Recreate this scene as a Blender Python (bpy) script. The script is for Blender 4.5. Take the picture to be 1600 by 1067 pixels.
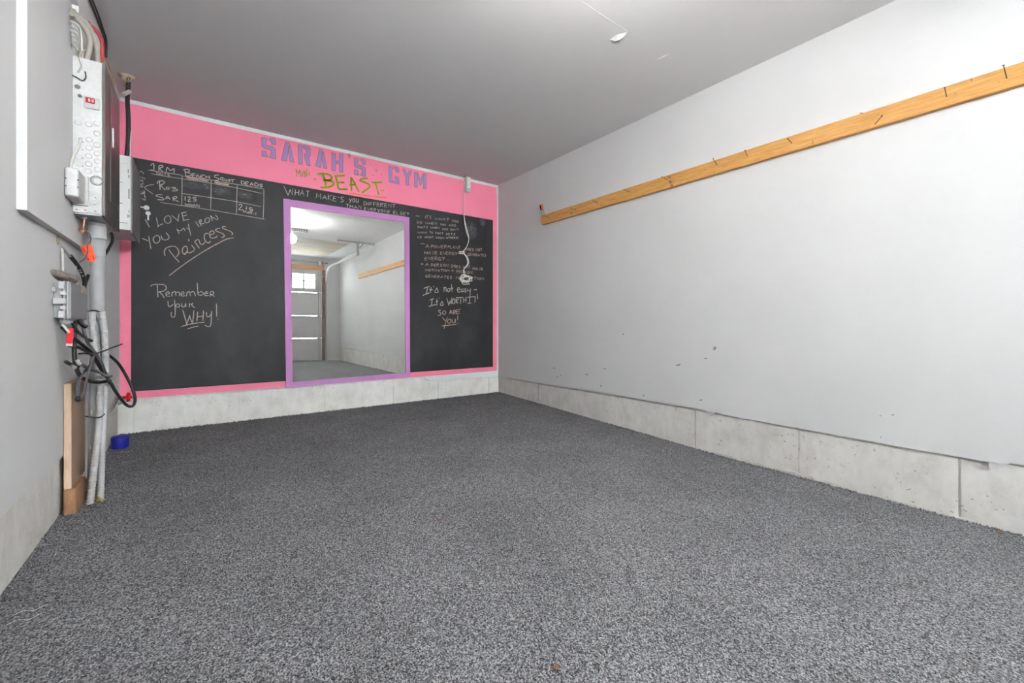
import bpy, bmesh, math, random
import numpy as np
from mathutils import Vector, Matrix

random.seed(7)
S = bpy.context.scene
for o in list(bpy.data.objects):
    bpy.data.objects.remove(o, do_unlink=True)
COL = S.collection

# ------------------------------------------------------------------ camera
# world: +Y runs along the garage towards the pink wall, +X to the right wall, z = 0 at the carpet of the back wall
F = 668.0; CZ = 0.878; YAW = math.radians(36.26); HOR = 508.0
cam = bpy.data.cameras.new('camera'); camo = bpy.data.objects.new('camera', cam); COL.objects.link(camo)
camo.location = (0, 0, CZ); camo.rotation_euler = (math.pi/2, 0, -YAW)
cam.sensor_width = 36.0; cam.lens = F/1600*36; cam.shift_y = -(533.5-HOR)/1600
cam.clip_start = 0.02; cam.clip_end = 200
S.camera = camo

# ------------------------------------------------------------------ world, exposure
w = bpy.data.worlds.new('overcast_sky'); S.world = w; w.use_nodes = True
bg = w.node_tree.nodes['Background']; bg.inputs[0].default_value = (0.97, 0.985, 1.0, 1); bg.inputs[1].default_value = 150.0
S.view_settings.view_transform = 'Standard'; S.view_settings.look = 'None'
S.view_settings.gamma = 1.0; S.view_settings.use_curve_mapping = False
S.view_settings.exposure = 0.44
LAMP_STRENGTH = 108.0
# daylight portals in the four panes of the garage door
WINS = [(1.975, 2.525), (1.385, 1.935), (0.795, 1.345), (0.30, 0.755)]; WZ0, WZ1 = 1.865, 2.235
for a_, b_ in WINS:
    pl_ = bpy.data.lights.new('window_daylight', 'AREA'); pl_.shape = 'RECTANGLE'; pl_.size = b_-a_; pl_.size_y = WZ1-WZ0; pl_.cycles.is_portal = True
    po_ = bpy.data.objects.new('window_daylight', pl_); COL.objects.link(po_); po_.location = ((a_+b_)/2, -3.26, (WZ0+WZ1)/2); po_.rotation_euler = (math.pi/2, 0, math.pi)

# ------------------------------------------------------------------ dimensions
XL, XR, YB, YF, ZC = -0.507, 3.155, 4.607, -3.18, 2.70
cA, sA = math.cos(YAW), math.sin(YAW)
def ray(px, py):
    X = (px-800)/F
    return Vector((X*cA+sA, -X*sA+cA, (HOR-py)/F))
def on_y(px, py, y):
    r = ray(px, py); return Vector((0, 0, CZ)) + r*(y/r.y)
def on_x(px, py, x):
    r = ray(px, py); return Vector((0, 0, CZ)) + r*(x/r.x)
def floor_z(x, y):
    t = min(max((x-XL)/(XR-XL), 0), 1); v = YB-y
    return -t*(0.036*v if v < 3 else 0.108+0.014*(v-3)) - 0.002*v*(1-t)

# ------------------------------------------------------------------ material helpers
MATS = {}
class NT:
    def __init__(s, name):
        s.m = bpy.data.materials.new(name); s.m.use_nodes = True; s.t = s.m.node_tree
        s.b = s.t.nodes['Principled BSDF']; s.out = s.t.nodes['Material Output']; s._c = None
    def n(s, typ, **kw):
        nd = s.t.nodes.new(typ)
        for k, v in kw.items():
            if k in nd.inputs: nd.inputs[k].default_value = v
            else: setattr(nd, k, v)
        return nd
    def l(s, a, b): s.t.links.new(a, b)
    def coord(s, scale=(1, 1, 1), which='Object'):
        tc = s.n('ShaderNodeTexCoord'); mp = s.n('ShaderNodeMapping'); mp.inputs['Scale'].default_value = scale
        s.l(tc.outputs[which], mp.inputs['Vector']); return mp.outputs[0]
    def noise(s, scale, detail=3, rough=0.55, vec=None):
        nz = s.n('ShaderNodeTexNoise'); nz.inputs['Scale'].default_value = scale
        nz.inputs['Detail'].default_value = detail; nz.inputs['Roughness'].default_value = rough
        s.l(vec if vec is not None else s.coord(), nz.inputs['Vector']); return nz.outputs['Fac']
    def ramp(s, fac, stops):
        r = s.n('ShaderNodeValToRGB'); e = r.color_ramp.elements
        while len(e) < len(stops): e.new(0.5)
        for el, (p, c) in zip(e, stops):
            el.position = p; el.color = (c[0], c[1], c[2], 1) if not isinstance(c, (int, float)) else (c, c, c, 1)
        s.l(fac, r.inputs[0]); return r.outputs[0]
    def mix(s, fac, a, b, typ='MIX'):
        m = s.n('ShaderNodeMix', data_type='RGBA', blend_type=typ)
        for v, i in ((fac, 0), (a, 6), (b, 7)):
            if isinstance(v, (int, float)): m.inputs[i].default_value = v
            elif isinstance(v, tuple): m.inputs[i].default_value = (*v, 1)
            else: s.l(v, m.inputs[i])
        return m.outputs[2]
    def bump(s, h, strength=0.3, dist=0.002):
        b = s.n('ShaderNodeBump'); b.inputs['Strength'].default_value = strength; b.inputs['Distance'].default_value = dist
        s.l(h, b.inputs['Height']); s.l(b.outputs[0], s.b.inputs['Normal'])
    def col(s, c): s.l(c, s.b.inputs['Base Color'])

def plain(name, c, rough=0.6, metal=0.0, var=0.06, nscale=30, spec=0.5):
    if name in MATS: return MATS[name]
    t = NT(name); t.b.inputs['Roughness'].default_value = rough; t.b.inputs['Metallic'].default_value = metal
    t.b.inputs['Specular IOR Level'].default_value = spec
    f = t.noise(nscale, 3)
    lo = tuple(x*(1-var) for x in c); hi = tuple(min(1, x*(1+var)) for x in c)
    t.col(t.ramp(f, [(0.3, lo), (0.7, hi)])); MATS[name] = t.m
    return t.m

def paint(name, c, var=0.03):
    if name in MATS: return MATS[name]
    t = NT(name); t.b.inputs['Roughness'].default_value = 0.62; t.b.inputs['Specular IOR Level'].default_value = 0.3
    big = t.noise(1.3, 4); fine = t.noise(160, 2)
    lo = tuple(x*(1-var) for x in c); hi = tuple(min(1, x*(1+var)) for x in c)
    t.col(t.ramp(big, [(0.3, lo), (0.7, hi)])); t.bump(fine, 0.10, 0.001); MATS[name] = t.m
    return t.m

def carpet():
    t = NT('carpet'); t.b.inputs['Roughness'].default_value = 0.95; t.b.inputs['Specular IOR Level'].default_value = 0.1
    v = t.coord()
    fine = t.mix(0.42, t.noise(250, 2, 0.7, v), t.noise(150, 2, 0.7, t.coord((1.5, 0.6, 1)))); vo = t.n('ShaderNodeTexVoronoi'); vo.inputs['Scale'].default_value = 270; t.l(v, vo.inputs['Vector'])
    fl = t.ramp(vo.outputs['Color'], [(0.0, 0.0), (1.0, 1.0)])
    mixv = t.mix(0.48, fine, fl)
    c1 = t.ramp(mixv, [(0.31, (0.026, 0.026, 0.029)), (0.5, (0.168, 0.168, 0.178)), (0.63, (0.36, 0.36, 0.38)), (0.78, (0.60, 0.60, 0.63))])
    big = t.ramp(t.noise(2.2, 4, 0.6, v), [(0.3, 0.86), (0.7, 1.12)])
    t.col(t.mix(1.0, c1, big, 'MULTIPLY'))
    t.bump(mixv, 0.9, 0.004)
    return t.m

def concrete(name='concrete'):
    t = NT(name); t.b.inputs['Roughness'].default_value = 0.88; t.b.inputs['Specular IOR Level'].default_value = 0.2
    v = t.coord()
    base = t.ramp(t.noise(5, 6, 0.65, v), [(0.28, (0.72, 0.69, 0.655)), (0.5, (0.84, 0.82, 0.79)), (0.72, (0.90, 0.885, 0.86))])
    vs = t.coord((1, 1, 0.35)); streak = t.ramp(t.noise(18, 4, 0.6, vs), [(0.35, 0.95), (0.6, 1.02)])
    c = t.mix(1.0, base, streak, 'MULTIPLY')
    pit = t.ramp(t.noise(55, 2, 0.5, v), [(0.66, 0.0), (0.72, 1.0)])
    patch = t.ramp(t.noise(4.5, 2, 0.5, v), [(0.45, 0.0), (0.62, 1.0)])
    pf = t.mix(1.0, pit, patch, 'MULTIPLY')
    t.col(t.mix(pf, c, (0.44, 0.42, 0.395))); t.bump(t.noise(70, 5, 0.7, v), 0.35, 0.004)
    return t.m

def wood(name, dark, light, axis_scale, rough=0.55, knots=True):
    t = NT(name); t.b.inputs['Roughness'].default_value = rough
    v = t.coord(axis_scale)
    g = t.noise(9, 5, 0.6, v); g2 = t.noise(40, 3, 0.6, v)
    c = t.ramp(g, [(0.3, dark), (0.55, tuple((a+b)/2 for a, b in zip(dark, light))), (0.72, light)])
    c = t.mix(0.35, c, t.ramp(g2, [(0.35, tuple(x*0.75 for x in dark)), (0.65, light)]))
    if knots:
        k = t.ramp(t.noise(3.2, 1, 0.4, t.coord((1, 1, 2.5))), [(0.74, 0.0), (0.82, 0.6)])
        c = t.mix(k, c, tuple(x*0.55 for x in dark))
    t.col(c); t.bump(g2, 0.15, 0.001)
    return t.m

def chalkmat(name, c, grain=0.45, lo=0.35):
    t = NT(name); t.b.inputs['Roughness'].default_value = 0.95; t.b.inputs['Specular IOR Level'].default_value = 0.05
    t.b.inputs['Base Color'].default_value = (*c, 1)
    a = t.ramp(t.noise(330, 2, 0.6), [(lo, 1.0-grain), (lo+0.2, 1.0)])
    t.l(a, t.b.inputs['Alpha'])
    return t.m

def smudgemat():
    t = NT('chalk_dust'); t.b.inputs['Roughness'].default_value = 0.95; t.b.inputs['Specular IOR Level'].default_value = 0.05
    t.b.inputs['Base Color'].default_value = (0.55, 0.54, 0.55, 1)
    tc = t.n('ShaderNodeTexCoord'); mp = t.n('ShaderNodeMapping'); mp.inputs['Location'].default_value = (-0.5, -0.5, -0.5)
    t.l(tc.outputs['Generated'], mp.inputs[0])
    mp2 = t.n('ShaderNodeMapping'); mp2.inputs['Scale'].default_value = (2, 0, 2); t.l(mp.outputs[0], mp2.inputs[0])
    gr = t.n('ShaderNodeTexGradient', gradient_type='SPHERICAL'); t.l(mp2.outputs[0], gr.inputs[0])
    nz = t.noise(26, 4, 0.65, t.coord((1, 1, 2)))
    m = t.n('ShaderNodeMath', operation='MULTIPLY'); t.l(gr.outputs['Fac'], m.inputs[0]); t.l(t.ramp(nz, [(0.35, 0.0), (0.75, 0.75)]), m.inputs[1])
    t.l(m.outputs[0], t.b.inputs['Alpha'])
    return t.m

M_WALL = paint('wall_paint', (0.805, 0.81, 0.818)); M_CEIL = paint('ceiling_paint', (0.94, 0.945, 0.955), 0.02)
M_PINK = paint('pink_paint', (1.0, 0.265, 0.395), 0.04); M_CARPET = carpet(); M_CONC = concrete()
M_PURPLE = paint('purple_paint', (0.60, 0.275, 0.60), 0.04)
def blackpaint():
    t = NT('chalkboard_paint'); t.b.inputs['Roughness'].default_value = 0.55; t.b.inputs['Specular IOR Level'].default_value = 0.35
    f = t.noise(2.4, 5, 0.6, t.coord((1, 1, 0.6)))
    t.col(t.ramp(f, [(0.3, (0.010, 0.010, 0.0115)), (0.5, (0.020, 0.020, 0.022)), (0.7, (0.034, 0.034, 0.037))]))
    t.bump(t.noise(120, 2), 0.08, 0.001); return t.m
M_BLACK = blackpaint()
M_CHALK = chalkmat('white_chalk', (0.60, 0.52, 0.48), 0.55); M_CHALK2 = chalkmat('pink_chalk', (0.60, 0.42, 0.37), 0.5)
M_DUST = smudgemat()
M_STENCIL = chalkmat('lilac_stencil_paint', (0.47, 0.28, 0.56), 0.0); M_OUT = chalkmat('pencil_outline', (0.33, 0.22, 0.22), 0.2)
M_GREEN = chalkmat('lime_marker', (0.33, 0.40, 0.012), 0.15); M_ORANGE = chalkmat('orange_marker', (0.80, 0.25, 0.04), 0.0)
M_PINE = wood('pine', (0.62, 0.27, 0.06), (0.86, 0.50, 0.17), (6, 0.35, 6))
M_BLOCK = wood('raw_stud_wood', (0.30, 0.15, 0.075), (0.46, 0.27, 0.15), (5, 5, 1), 0.8)
M_PLANK_EDGE = wood('pale_maple_edge', (0.72, 0.50, 0.34), (0.80, 0.60, 0.44), (8, 8, 0.6), 0.5, False)
M_PLANK = wood('maple_veneer', (0.42, 0.28, 0.19), (0.50, 0.35, 0.25), (8, 8, 0.5), 0.45, False)
M_JAMB = wood('brown_jamb_wood', (0.16, 0.085, 0.045), (0.27, 0.155, 0.085), (8, 8, 0.5), 0.7, False)
M_HEADER = wood('cedar_header', (0.55, 0.23, 0.08), (0.70, 0.36, 0.16), (0.5, 8, 8), 0.6, False)
M_STEEL = plain('galvanised_steel', (0.55, 0.55, 0.56), 0.38, 0.85, 0.12, 40)
M_STEELD = plain('panel_cover_steel', (0.27, 0.255, 0.245), 0.28, 0.75, 0.10, 25)
M_CABDOOR = plain('grey_cabinet_door', (0.34, 0.34, 0.345), 0.32, 0.35, 0.05)
M_GALV = plain('painted_panel_side', (0.74, 0.745, 0.75), 0.45, 0.15, 0.05, 60)
M_WHITE = plain('white_plastic', (0.80, 0.81, 0.80), 0.4, 0, 0.02)
M_LGREY = plain('light_grey_enamel', (0.62, 0.62, 0.62), 0.45, 0, 0.03)
M_PVC = plain('grey_pvc', (0.42, 0.43, 0.44), 0.42, 0, 0.05, 12)
M_PVCD = plain('grey_pvc_lid', (0.30, 0.30, 0.31), 0.5, 0, 0.04, 12)
M_FLEX = plain('pale_corrugated_pvc', (0.52, 0.52, 0.53), 0.5, 0, 0.06, 18)
M_RUB = plain('black_rubber', (0.012, 0.012, 0.013), 0.42, 0, 0.2)
M_GREYC = plain('grey_cable', (0.10, 0.10, 0.105), 0.5, 0, 0.2)
M_BEIGE = plain('beige_cable_sheath', (0.46, 0.43, 0.38), 0.5, 0, 0.08)
M_WIRE = plain('white_cable', (0.74, 0.72, 0.68), 0.5, 0, 0.05)
M_REDC = plain('red_cable', (0.42, 0.045, 0.05), 0.45, 0, 0.1)
M_YEL = plain('yellow_wire', (0.74, 0.50, 0.16), 0.5, 0, 0.1)
M_COPPER = plain('copper', (0.60, 0.27, 0.14), 0.4, 0.7, 0.15)
M_ORTAG = plain('orange_tag_plastic', (0.82, 0.10, 0.025), 0.5, 0, 0.08)
M_RED = plain('red_enamel', (0.62, 0.012, 0.018), 0.35, 0, 0.08)
M_CHROME = plain('chrome', (0.72, 0.72, 0.72), 0.16, 1.0, 0.05)
M_BLUE = plain('blue_plastic', (0.008, 0.012, 0.27), 0.4, 0, 0.1)
M_RAG = plain('grey_brown_cloth', (0.26, 0.225, 0.21), 0.95, 0, 0.25, 60, 0.1)
M_DARK = plain('dark_hole', (0.02, 0.02, 0.02), 0.8, 0, 0.2)
M_NAIL = plain('rusty_nail', (0.16, 0.085, 0.045), 0.5, 0.5, 0.25)
M_DOOR = plain('white_door_steel', (0.70, 0.70, 0.72), 0.45, 0, 0.03, 6)
M_TAN = plain('torn_plaster', (0.52, 0.42, 0.31), 0.9, 0, 0.2, 90)
M_BEIGEBOARD = paint('bare_gypsum_board', (0.62, 0.54, 0.42), 0.05); M_MUD = paint('joint_compound', (0.78, 0.75, 0.69), 0.04)
M_SCUFF = plain('scuff', (0.36, 0.36, 0.36), 0.8, 0, 0.3, 80); M_FLAP = plain('torn_paper', (0.80, 0.80, 0.80), 0.8, 0, 0.04)
M_LEAF = plain('dry_leaf', (0.24, 0.13, 0.075), 0.8, 0, 0.3, 60)
def mirrormat():
    t = NT('mirror_silver'); t.b.inputs['Metallic'].default_value = 1.0; t.b.inputs['Roughness'].default_value = 0.0
    t.b.inputs['Base Color'].default_value = (0.95, 0.975, 0.96, 1)
    d = t.n('ShaderNodeBsdfDiffuse'); d.inputs[0].default_value = (0.85, 0.86, 0.86, 1); mx = t.n('ShaderNodeMixShader')   # film of dust
    t.l(t.ramp(t.noise(6, 4), [(0.3, 0.035), (0.7, 0.09)]), mx.inputs[0]); t.l(t.b.outputs[0], mx.inputs[1]); t.l(d.outputs[0], mx.inputs[2]); t.l(mx.outputs[0], t.out.inputs[0])
    return t.m
M_MIRROR = mirrormat()
def glassmat():
    t = NT('window_glass'); tr = t.n('ShaderNodeBsdfTransparent'); tr.inputs[0].default_value = (0.95, 0.97, 0.97, 1)
    gl = t.n('ShaderNodeBsdfGlossy'); gl.inputs['Roughness'].default_value = 0.02
    mx = t.n('ShaderNodeMixShader'); mx.inputs[0].default_value = 0.06
    t.l(tr.outputs[0], mx.inputs[1]); t.l(gl.outputs[0], mx.inputs[2]); t.l(mx.outputs[0], t.out.inputs[0]); return t.m
M_GLASS = glassmat()
def emis(name, c, s):
    t = NT(name); e = t.n('ShaderNodeEmission'); e.inputs[0].default_value = (*c, 1); e.inputs[1].default_value = s
    t.l(e.outputs[0], t.out.inputs[0]); return t.m

# ------------------------------------------------------------------ geometry helpers
class MB:
    def __init__(s): s.bm = bmesh.new()
    def box(s, x0, x1, y0, y1, z0, z1, bev=0.0, seg=2):
        t = bmesh.new(); bmesh.ops.create_cube(t, size=1)
        for v in t.verts:
            v.co = Vector(((x0+x1)/2+v.co.x*(x1-x0), (y0+y1)/2+v.co.y*(y1-y0), (z0+z1)/2+v.co.z*(z1-z0)))
        if bev > 0: bmesh.ops.bevel(t, geom=list(t.edges), offset=bev, segments=seg, affect='EDGES', profile=0.5)
        s.join(t); return s
    def join(s, t, smooth=False):
        vm = {v: s.bm.verts.new(v.co) for v in t.verts}
        for f in t.faces:
            nf = s.bm.faces.new([vm[v] for v in f.verts]); nf.smooth = smooth
        t.free()
    def prism(s, poly, axis, a, b):
        # poly: 2D points in the other two axes (in x,y,z order), extruded along axis from a to b
        def mk(p, h):
            return {'x': (h, p[0], p[1]), 'y': (p[0], h, p[1]), 'z': (p[0], p[1], h)}[axis]
        A = [s.bm.verts.new(mk(p, a)) for p in poly]; B = [s.bm.verts.new(mk(p, b)) for p in poly]
        n = len(poly)
        f1 = s.bm.faces.new(A); f2 = s.bm.faces.new(B[::-1])
        for i in range(n): s.bm.faces.new((A[i], B[i], B[(i+1) % n], A[(i+1) % n]))
        f1.normal_update(); f2.normal_update(); bmesh.ops.triangulate(s.bm, faces=[f1, f2], ngon_method='EAR_CLIP'); return s
    def tube(s, pts, r, seg=8, cap=True, smooth=True):
        pts = [Vector(p) for p in pts]; n = len(pts)
        rs = r if isinstance(r, (list, tuple)) else [r]*n
        tan = []
        for i in range(n):
            d = pts[min(i+1, n-1)]-pts[max(i-1, 0)]; tan.append(d.normalized() if d.length > 1e-9 else Vector((0, 0, 1)))
        up = Vector((0, 0, 1)) if abs(tan[0].z) < 0.9 else Vector((1, 0, 0))
        u = tan[0].cross(up).normalized(); rings = []
        for i in range(n):
            if i: u = (u - tan[i]*u.dot(tan[i]));  u = u.normalized() if u.length > 1e-6 else tan[i].orthogonal().normalized()
            v = tan[i].cross(u)
            rings.append([s.bm.verts.new(pts[i]+(u*math.cos(2*math.pi*k/seg)+v*math.sin(2*math.pi*k/seg))*rs[i]) for k in range(seg)])
        for i in range(n-1):
            for k in range(seg):
                f = s.bm.faces.new((rings[i][k], rings[i][(k+1) % seg], rings[i+1][(k+1) % seg], rings[i+1][k])); f.smooth = smooth
        if cap: s.bm.faces.new(rings[0][::-1]); s.bm.faces.new(rings[-1])
        return s
    def cyl(s, p, q, r, seg=16): return s.tube([p, q], r, seg)
    def lathe(s, prof, origin, axis='z', seg=24):
        o = Vector(origin); rings = []
        for (r, h) in prof:
            ring = []
            for k in range(seg):
                a = 2*math.pi*k/seg; c_, s_ = r*math.cos(a), r*math.sin(a)
                ring.append(s.bm.verts.new(o+Vector({'z': (c_, s_, h), 'y': (c_, h, s_), 'x': (h, c_, s_)}[axis])))
            rings.append(ring)
        for i in range(len(rings)-1):
            for k in range(seg):
                f = s.bm.faces.new((rings[i][k], rings[i][(k+1) % seg], rings[i+1][(k+1) % seg], rings[i+1][k])); f.smooth = True
        s.bm.faces.new(rings[0][::-1]); s.bm.faces.new(rings[-1]); return s
    def ribbon(s, pts, w, y):
        # flat stroke lying on a wall plane y: pts are (x, z)
        P = [Vector(p) for p in pts]; n = len(P)
        if n < 2: return s
        L = []
        for i in range(n):
            d = P[min(i+1, n-1)]-P[max(i-1, 0)]
            if d.length < 1e-9: d = Vector((1, 0))
            d.normalize(); nn = Vector((-d.y, d.x)); k = w*(0.65 if i in (0, n-1) else 1)*random.uniform(0.85, 1.15)
            L.append((s.bm.verts.new((P[i].x+nn.x*k, y, P[i].y+nn.y*k)), s.bm.verts.new((P[i].x-nn.x*k, y, P[i].y-nn.y*k))))
        for i in range(n-1): s.bm.faces.new((L[i][0], L[i+1][0], L[i+1][1], L[i][1]))
        return s
    def build(s, name, mat, parent=None, origin=None, **tags):
        bmesh.ops.recalc_face_normals(s.bm, faces=list(s.bm.faces))
        if origin is None and parent is None and s.bm.verts:
            xs = [v.co for v in s.bm.verts]
            origin = ((min(v.x for v in xs)+max(v.x for v in xs))/2, (min(v.y for v in xs)+max(v.y for v in xs))/2, min(v.z for v in xs))
        org = Vector(origin) if origin is not None else Vector((0, 0, 0))
        pl = world_loc(parent) if parent is not None else Vector((0, 0, 0))
        base = org if parent is None else pl
        for v in s.bm.verts: v.co -= base
        me = bpy.data.meshes.new(name); s.bm.to_mesh(me); s.bm.free(); me.materials.append(mat)
        o = bpy.data.objects.new(name, me); COL.objects.link(o)
        if parent is not None: o.parent = parent
        else: o.location = base
        for k, v in tags.items(): o[k] = v
        return o
def world_loc(o):
    l = Vector(o.location)
    while o.parent is not None: o = o.parent; l += Vector(o.location)
    return l
def thing(name, loc, label, category, group=None):
    o = bpy.data.objects.new(name, None); COL.objects.link(o); o.location = loc; o.empty_display_size = 0.05
    o['label'] = label; o['category'] = category
    if group: o['group'] = group
    return o
def smooth_path(pts, sub=6):
    P = [Vector(p) for p in pts]
    if len(P) < 3: return P
    out = []
    for i in range(len(P)-1):
        p0 = P[i-1] if i else P[0]*2-P[1]; p1, p2 = P[i], P[i+1]; p3 = P[i+2] if i+2 < len(P) else P[-1]*2-P[-2]
        for k in range(sub):
            t = k/sub
            out.append(0.5*((2*p1)+(p2-p0)*t+(2*p0-5*p1+4*p2-p3)*t*t+(3*p1-p0-3*p2+p3)*t**3))
    out.append(P[-1]); return out
def cable(name, pts, r, mat, label=None, cat='cable', group=None, parent=None, sub=6, seg=8):
    tg = {}
    if label: tg = dict(label=label, category=cat)
    if group: tg['group'] = group
    return MB().tube(smooth_path(pts, sub), r, seg).build(name, mat, parent, **tg)
ROUTED = []                 # centre lines already laid: (points, radius)
def resample(P, step=0.004):
    P = np.array([tuple(p) for p in P]); seg = np.linalg.norm(np.diff(P, axis=0), axis=1); t = np.concatenate([[0], np.cumsum(seg)])
    n = max(3, int(t[-1]/step)+1); u = np.linspace(0, t[-1], n)
    return np.stack([np.interp(u, t, P[:, k]) for k in range(3)], axis=1)
def hold(P, r): ROUTED.append((resample(P), r))
def route(pts, r, limit=None, layer=False):
    # lay a cable so that it rests against the ones already there instead of passing through them
    P = resample(smooth_path(pts, 8))
    lo, hi = P.min(0)-0.06, P.max(0)+0.06
    near = [(Q[((Q > lo) & (Q < hi)).all(1)], rq) for Q, rq in ROUTED]; near = [n_ for n_ in near if len(n_[0])]
    for it in range(340):
        if it in (90, 170, 240): P = resample([Vector(q) for q in P]); P[1:-1] = (P[:-2]+2*P[1:-1]+P[2:])/4
        D = np.zeros_like(P)
        for Q, rq in near:
            d = P[:, None, :]-Q[None, :, :]; L = np.linalg.norm(d, axis=2); j = L.argmin(1); m_ = L[np.arange(len(P)), j]
            gap = r*1.12+rq+0.0022-m_; hit = gap > 0
            if hit.any():
                v = d[np.arange(len(P)), j]; v = v+np.array([0.0006, -0.0012, 0.0]); v /= np.linalg.norm(v, axis=1)[:, None]+1e-9
                if layer: v = 0.25*v+np.array([0.12, -0.97, 0.0])        # bundle: each cable lies over the ones before it
                D += np.where(hit[:, None], v*gap[:, None], 0)
        if np.abs(D).max() == 0 and (it == 0 or it > 240): break
        S_ = D.copy()
        for _ in range(3):
            S_[1:-1] = (S_[:-2]+2*S_[1:-1]+S_[2:])/4
        P += 0.5*D+0.5*S_
        if limit: P[:, 0] = np.maximum(P[:, 0], [limit(q, r) for q in P])
    if limit: P[:, 0] = np.maximum(P[:, 0], [limit(q, r) for q in P])
    ROUTED.append((P.copy(), r)); return [Vector(q) for q in P]
def routed_cable(name, pts, r, mat, label, cat='cable', group=None, limit=None, layer=False):
    tg = dict(label=label, category=cat)
    if group: tg['group'] = group
    return MB().tube(route(pts, r, limit, layer), r, 8).build(name, mat, None, **tg)
wall_limit = lambda q, r: XL+r+0.001
def px_y(seq, y):           # image points on planes of given depth y (one value or one per point)
    return [on_y(p[0], p[1], p[2] if len(p) > 2 else y) for p in seq]

# ================================================================== SETTING
# floor: carpeted slab that falls gently towards the garage door
m = MB(); NX, NY = 24, 48; g = []
for j in range(NY+1):
    y = YF-0.15+(YB+0.03-YF+0.15)*j/NY
    g.append([m.bm.verts.new((XL-0.03+(XR-XL+0.06)*i/NX, y, floor_z(XL+(XR-XL)*i/NX, y))) for i in range(NX+1)])
for j in range(NY):
    for i in range(NX): m.bm.faces.new((g[j][i], g[j][i+1], g[j+1][i+1], g[j+1][i]))
floor = m.build('floor', M_CARPET, origin=(0, 0, 0), kind='structure', label='charcoal grey looped carpet floor', category='floor')
# ragged carpet edge along the concrete
m = MB()
def tuft(x, y):
    z = floor_z(x, y); r = random.uniform(0.004, 0.010); h = random.uniform(0.004, 0.013); a = random.uniform(0, 6.28)
    b = [m.bm.verts.new((x+r*math.cos(a+k*2.09), y+r*math.sin(a+k*2.09), z-0.002)) for k in range(3)]
    t = m.bm.verts.new((x+random.uniform(-.006, .006), y+random.uniform(-.006, .006), z+h))
    for k in range(3): m.bm.faces.new((b[k], b[(k+1) % 3], t))
for k in range(1500):
    tuft(XR+0.012-abs(random.gauss(0, 0.010)), random.uniform(-0.2, YB)); 
    if k % 2 == 0: tuft(random.uniform(XL, XR), YB+0.012-abs(random.gauss(0, 0.010)))
    if k % 3 == 0: tuft(XL-0.010+abs(random.gauss(0, 0.010)), random.uniform(1.6, YB))
m.build('carpet_fringe', M_CARPET, floor, kind='stuff')

# ceiling
ceiling = MB().box(XL-0.1, XR+0.1, YF-0.1, YB+0.1, ZC, ZC+0.08).build('ceiling', M_CEIL, origin=(0, 0, ZC), kind='structure', label='grey painted plasterboard ceiling', category='ceiling')
# walls (plasterboard stands a few millimetres proud of the concrete kerb)
ZL = 0.272
def poly_wall(name, axis, a, b, poly, label, mat=M_WALL):
    return MB().prism(poly, axis, a, b).build(name, mat, None, (0, 0, 0), kind='structure', label=label, category='wall')
rb = [(778, 588), (897, 607.5), (901, 606.5), (1100, 640.5), (1104, 641.5), (1104.5, 649), (1111, 649), (1119, 644), (1140, 649.5), (1156, 653), (1161, 656), (1168, 654.5), (1400, 697), (1545, 722), (1546, 733), (1558, 731.5), (1576, 725.5), (1577.5, 722.5), (1600, 727)]
pr = [on_x(p[0], p[1], XR) for p in rb]
bot = [(min(v.y, YB), v.z) for v in pr]; bot[0] = (YB+0.05, bot[0][1])
wall_right = poly_wall('wall_right', 'x', XR, XR+0.06, bot+[(YF-0.05, 0.214), (YF-0.05, ZC), (YB+0.05, ZC)], 'pale grey plasterboard wall with the long timber rail')
lb = [(YB+0.05, 0.275), (3.2, 0.272), (2.93, 0.270), (2.90, 0.283), (2.86, 0.292), (2.80, 0.268), (2.55, 0.262), (2.3, 0.270), (2.0, 0.262), (1.2, 0.268), (YF-0.05, 0.268)]
wall_left = poly_wall('wall_left', 'x', XL-0.06, XL, lb+[(YF-0.05, ZC), (YB+0.05, ZC)], 'pale grey plasterboard wall beside the electrical panel')
wall_back = poly_wall('wall_back', 'y', YB, YB+0.06, [(XL-0.05, 0.282), (0.30, 0.281), (0.9, 0.276), (1.95, 0.276), (2.12, 0.262), (2.16, 0.240), (2.20, 0.222), (XR+0.05, 0.219), (XR+0.05, ZC), (XL-0.05, ZC)], 'plasterboard end wall painted bright pink')
DX0, DX1, DZ1 = 0.26, 2.70, 2.36
wall_front = poly_wall('wall_front', 'y', YF-0.12, YF, [(XL-0.05, -0.25), (DX0, -0.25), (DX0, DZ1), (DX1, DZ1), (DX1, -0.25), (XR+0.05, -0.25), (XR+0.05, ZC), (XL-0.05, ZC)], 'pale grey wall around the garage door')
# pink paint coat on the end wall, with the unpainted strip under the ceiling
MB().prism([(XL+0.001, 0.284), (0.9, 0.280), (1.95, 0.282), (2.6, 0.284), (3.135, 0.286), (3.138, 2.45), (3.128, 2.668), (2.0, 2.664), (1.0, 2.667), (0.2, 2.664), (XL+0.001, 2.668)], 'y', YB-0.0008, YB+0.002).build('pink_coat', M_PINK, wall_back)
# torn paper tongues of plasterboard
for pts in ([(1104, 641), (1104.5, 650), (1111, 650), (1119, 644)], [(1545, 721), (1546, 734.5), (1558, 733), (1576, 726)]):
    q = [on_x(p[0], p[1], XR) for p in pts]
    MB().prism([(v.y, v.z) for v in q], 'x', XR-0.0015, XR+0.003).build('torn_paper', M_FLAP, wall_right)
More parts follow.
